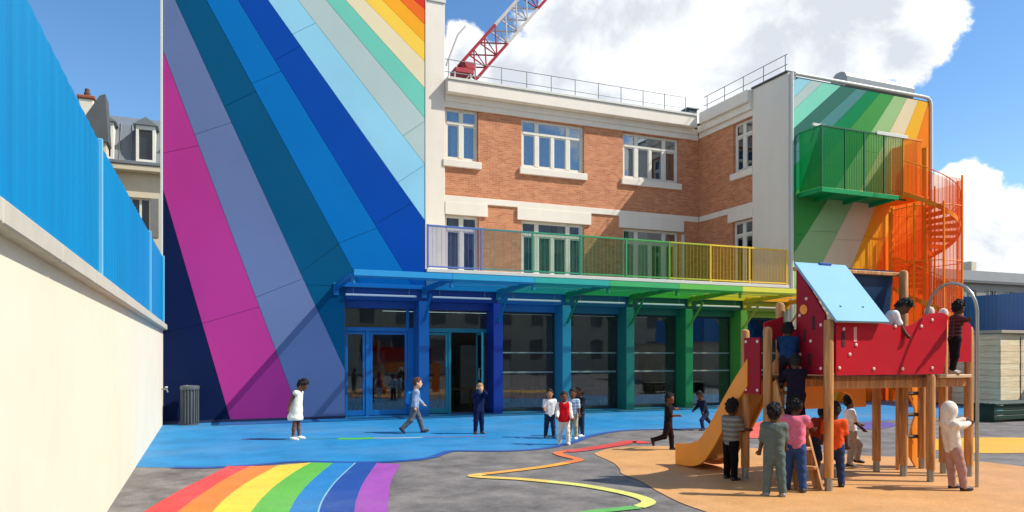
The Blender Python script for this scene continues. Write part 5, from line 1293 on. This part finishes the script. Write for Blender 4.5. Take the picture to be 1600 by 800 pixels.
person('child with bright blue backpack walking right past the left glass doors', at(648, 677), 80, 1.18, 'light', ((92, 54, 38), 'short'), (140, 160, 190), (96, 98, 108), (40, 34, 46), lean=4, legL=(24, 2, 8), legR=(-20, 2, 26), armL=(20, 8, 30), armR=(-10, 6, 20), sleeve=.9, bag=(36, 128, 206))
person('child in navy coat and trousers raising both hands to the head', at(748, 678), 150, 1.04, 'light', ((172, 136, 92), 'short'), (22, 34, 74), (20, 32, 70), (84, 60, 60), lean=2, head=(10, 0), legL=(2, 2, 2), legR=(-2, 2, 2), armL=(110, 22, 120), armR=(110, 22, 118), sleeve=.9)
G4 = 'small cluster of children on the blue surface'
person('child in white T-shirt and dark jeans at the left of the small cluster', at(859, 684), 170, .95, 'tan', BLK, (228, 226, 230), (40, 52, 78), (60, 60, 66), head=(4, 20), legL=(4, 4, 4), legR=(-4, 4, 4), armL=(6, 12, 30), armR=(10, 10, 60), sleeve=.5, group=G4)
person('child in red vest over white sleeves and white trousers facing the camera', at(881, 695), 178, .96, 'brown', ((44, 28, 20), 'short'), (236, 230, 224), (220, 216, 212), (232, 228, 226), legL=(8, 4, 6), legR=(-6, 4, 8), armL=(8, 10, 20), armR=(14, 10, 34), sleeve=.9, vest=(196, 24, 36), group=G4)
person('child in pale blue shirt and beige trousers behind the red vest', at(895, 686), 200, .97, 'brown', BLK, (190, 212, 230), (170, 164, 140), (226, 226, 226), armL=(4, 10, 12), armR=(10, 14, 24), legL=(6, 3, 8), legR=(-4, 3, 2), pattern=((140, 170, 205), 34), group=G4)
person('child in dark jacket and jeans at the back right of the small cluster', at(906, 682), 230, .98, 'brown', CUR, (30, 34, 48), (40, 52, 84), (230, 230, 230), armL=(30, 14, 50), armR=(0, 10, 10), sleeve=.9, group=G4)
person('child in black clothes running right with one arm stretched out left', at(1044, 704), 110, .97, 'brown', CUR, (28, 26, 30), (38, 26, 30), (26, 22, 24), lean=2, head=(0, 30), legL=(12, 4, 10), legR=(-14, 4, 58), armL=(14, 80, 10), armR=(24, 14, 70), sleeve=.6)
person('child in dark top with white collar lunging left behind the orange slide', at(1102, 672), 250, .92, 'brown', CUR, (30, 36, 56), (44, 52, 80), (40, 40, 50), lean=20, head=(-8, -20), legL=(46, 10, 50), legR=(-40, 24, 10), armL=(30, 30, 20), armR=(10, 40, 30), sleeve=.8)
GP = 'children around the climbing frame'
person('child in grey T-shirt and black trousers beside the foot of the slide', at(1142, 750), 60, 1.04, 'dark', CUR, (112, 108, 104), (20, 18, 20), (24, 22, 22), lean=2, legL=(3, 4, 2), legR=(-3, 4, 2), armL=(4, 10, 12), armR=(30, 6, 60), pattern=((140, 136, 130), 30), group=GP)
person('child in grey-green dungarees seen from behind in front of the steps', at(1210, 776), 10, 1.06, 'dark', CUR, (96, 108, 106), (92, 108, 112), (150, 146, 144), lean=2, head=(0, 30), legL=(3, 4, 3), legR=(-2, 4, 2), armL=(2, 10, 12), armR=(12, 8, 26), sleeve=.6, group=GP)
k3 = at(1242, 768)
person('child in pink T-shirt and blue jeans reaching out to the right', k3, 25, 1.13, 'dark', CUR, (226, 118, 146), (52, 76, 128), (60, 56, 60), lean=8, head=(0, 30), legL=(6, 4, 4), legR=(-6, 4, 4), armL=(10, 10, 20), armR=(60, 40, 14), sleeve=.5, group=GP)
person('child in rust-orange top and blue shorts crouching under the deck', at(1268, 742), 60, 1.06, 'dark', CUR, (150, 54, 30), (42, 54, 82), (30, 26, 26), lean=38, head=(-14, 10), legL=(62, 6, 70), legR=(10, 8, 36), armL=(50, 14, 30), armR=(60, 10, 30), sleeve=.5, leg_len=.5, group=GP)
person('child in bright orange shirt standing right behind the front wooden post', (7.08, 6.80, 0), 20, 1.04, 'dark', BLK, (236, 92, 46), (46, 62, 100), (34, 34, 44), armL=(16, 8, 20), armR=(4, 8, 10), legL=(3, 3, 2), legR=(-2, 3, 3), group=GP)
person('child in white shirt and beige trousers stepping right under the deck', at(1330, 728), 100, 1.05, 'dark', CUR, (232, 232, 236), (172, 160, 150), (70, 48, 44), lean=-4, head=(4, 0), legL=(34, 6, 40), legR=(-4, 4, 4), armL=(20, 14, 40), armR=(14, 10, 26), group=GP)
person('child in white hooded jacket and pink leggings grasping the steel pole', at(1489, 766), 84, 1.05, 'brown', BLK, (226, 216, 208), (176, 138, 134), (36, 22, 30), lean=-9, head=(10, 0), legL=(8, 4, 2), legR=(14, 5, 10), armL=(60, 8, 10), armR=(50, 8, 20), sleeve=.95, hood=True, group=GP, toL=(8.62, 6.08, .86), toR=(8.62, 6.06, .80))
# on the frame itself
person('child in dark blue jacket high on the steps of the frame', (6.56, 7.02, 1.16), 20, .92, 'dark', CUR, (30, 58, 100), (34, 30, 46), (60, 56, 52), lean=26, head=(-4, 0), legL=(50, 6, 70), legR=(16, 6, 40), armL=(70, 10, 30), armR=(60, 16, 20), sleeve=.9, group=GP)
person('child in black and purple outfit climbing lower down the steps', (6.52, 6.84, .70), 14, .98, 'dark', BLK, (34, 28, 44), (32, 26, 38), (190, 150, 70), lean=20, head=(-6, 0), legL=(20, 6, 40), legR=(60, 8, 80), armL=(80, 10, 20), armR=(90, 14, 20), sleeve=.9, group=GP)
person('child in white shirt bending over the top of the red board', (7.80, 6.80, 1.37), 105, 1.06, 'dark', CUR, (226, 226, 236), (160, 30, 48), (40, 40, 40), lean=34, head=(16, 0), legL=(4, 4, 6), legR=(0, 4, 4), armL=(50, 8, 10), armR=(56, 6, 10), sleeve=.5, group=GP)
person('child in dark patterned clothes standing on the ledge and holding the arched pole', (8.90, 6.58, 1.372), 100, .95, 'dark', CUR, (52, 34, 42), (28, 24, 30), (150, 130, 124), lean=4, head=(8, -20), legL=(4, 4, 6), legR=(-4, 4, 10), armL=(30, 10, 20), armR=(50, 10, 10), sleeve=.9, pattern=((96, 60, 66), 40, True), group=GP, toR=(8.63, 6.12, 2.02), toL=(8.62, 6.16, 1.90))
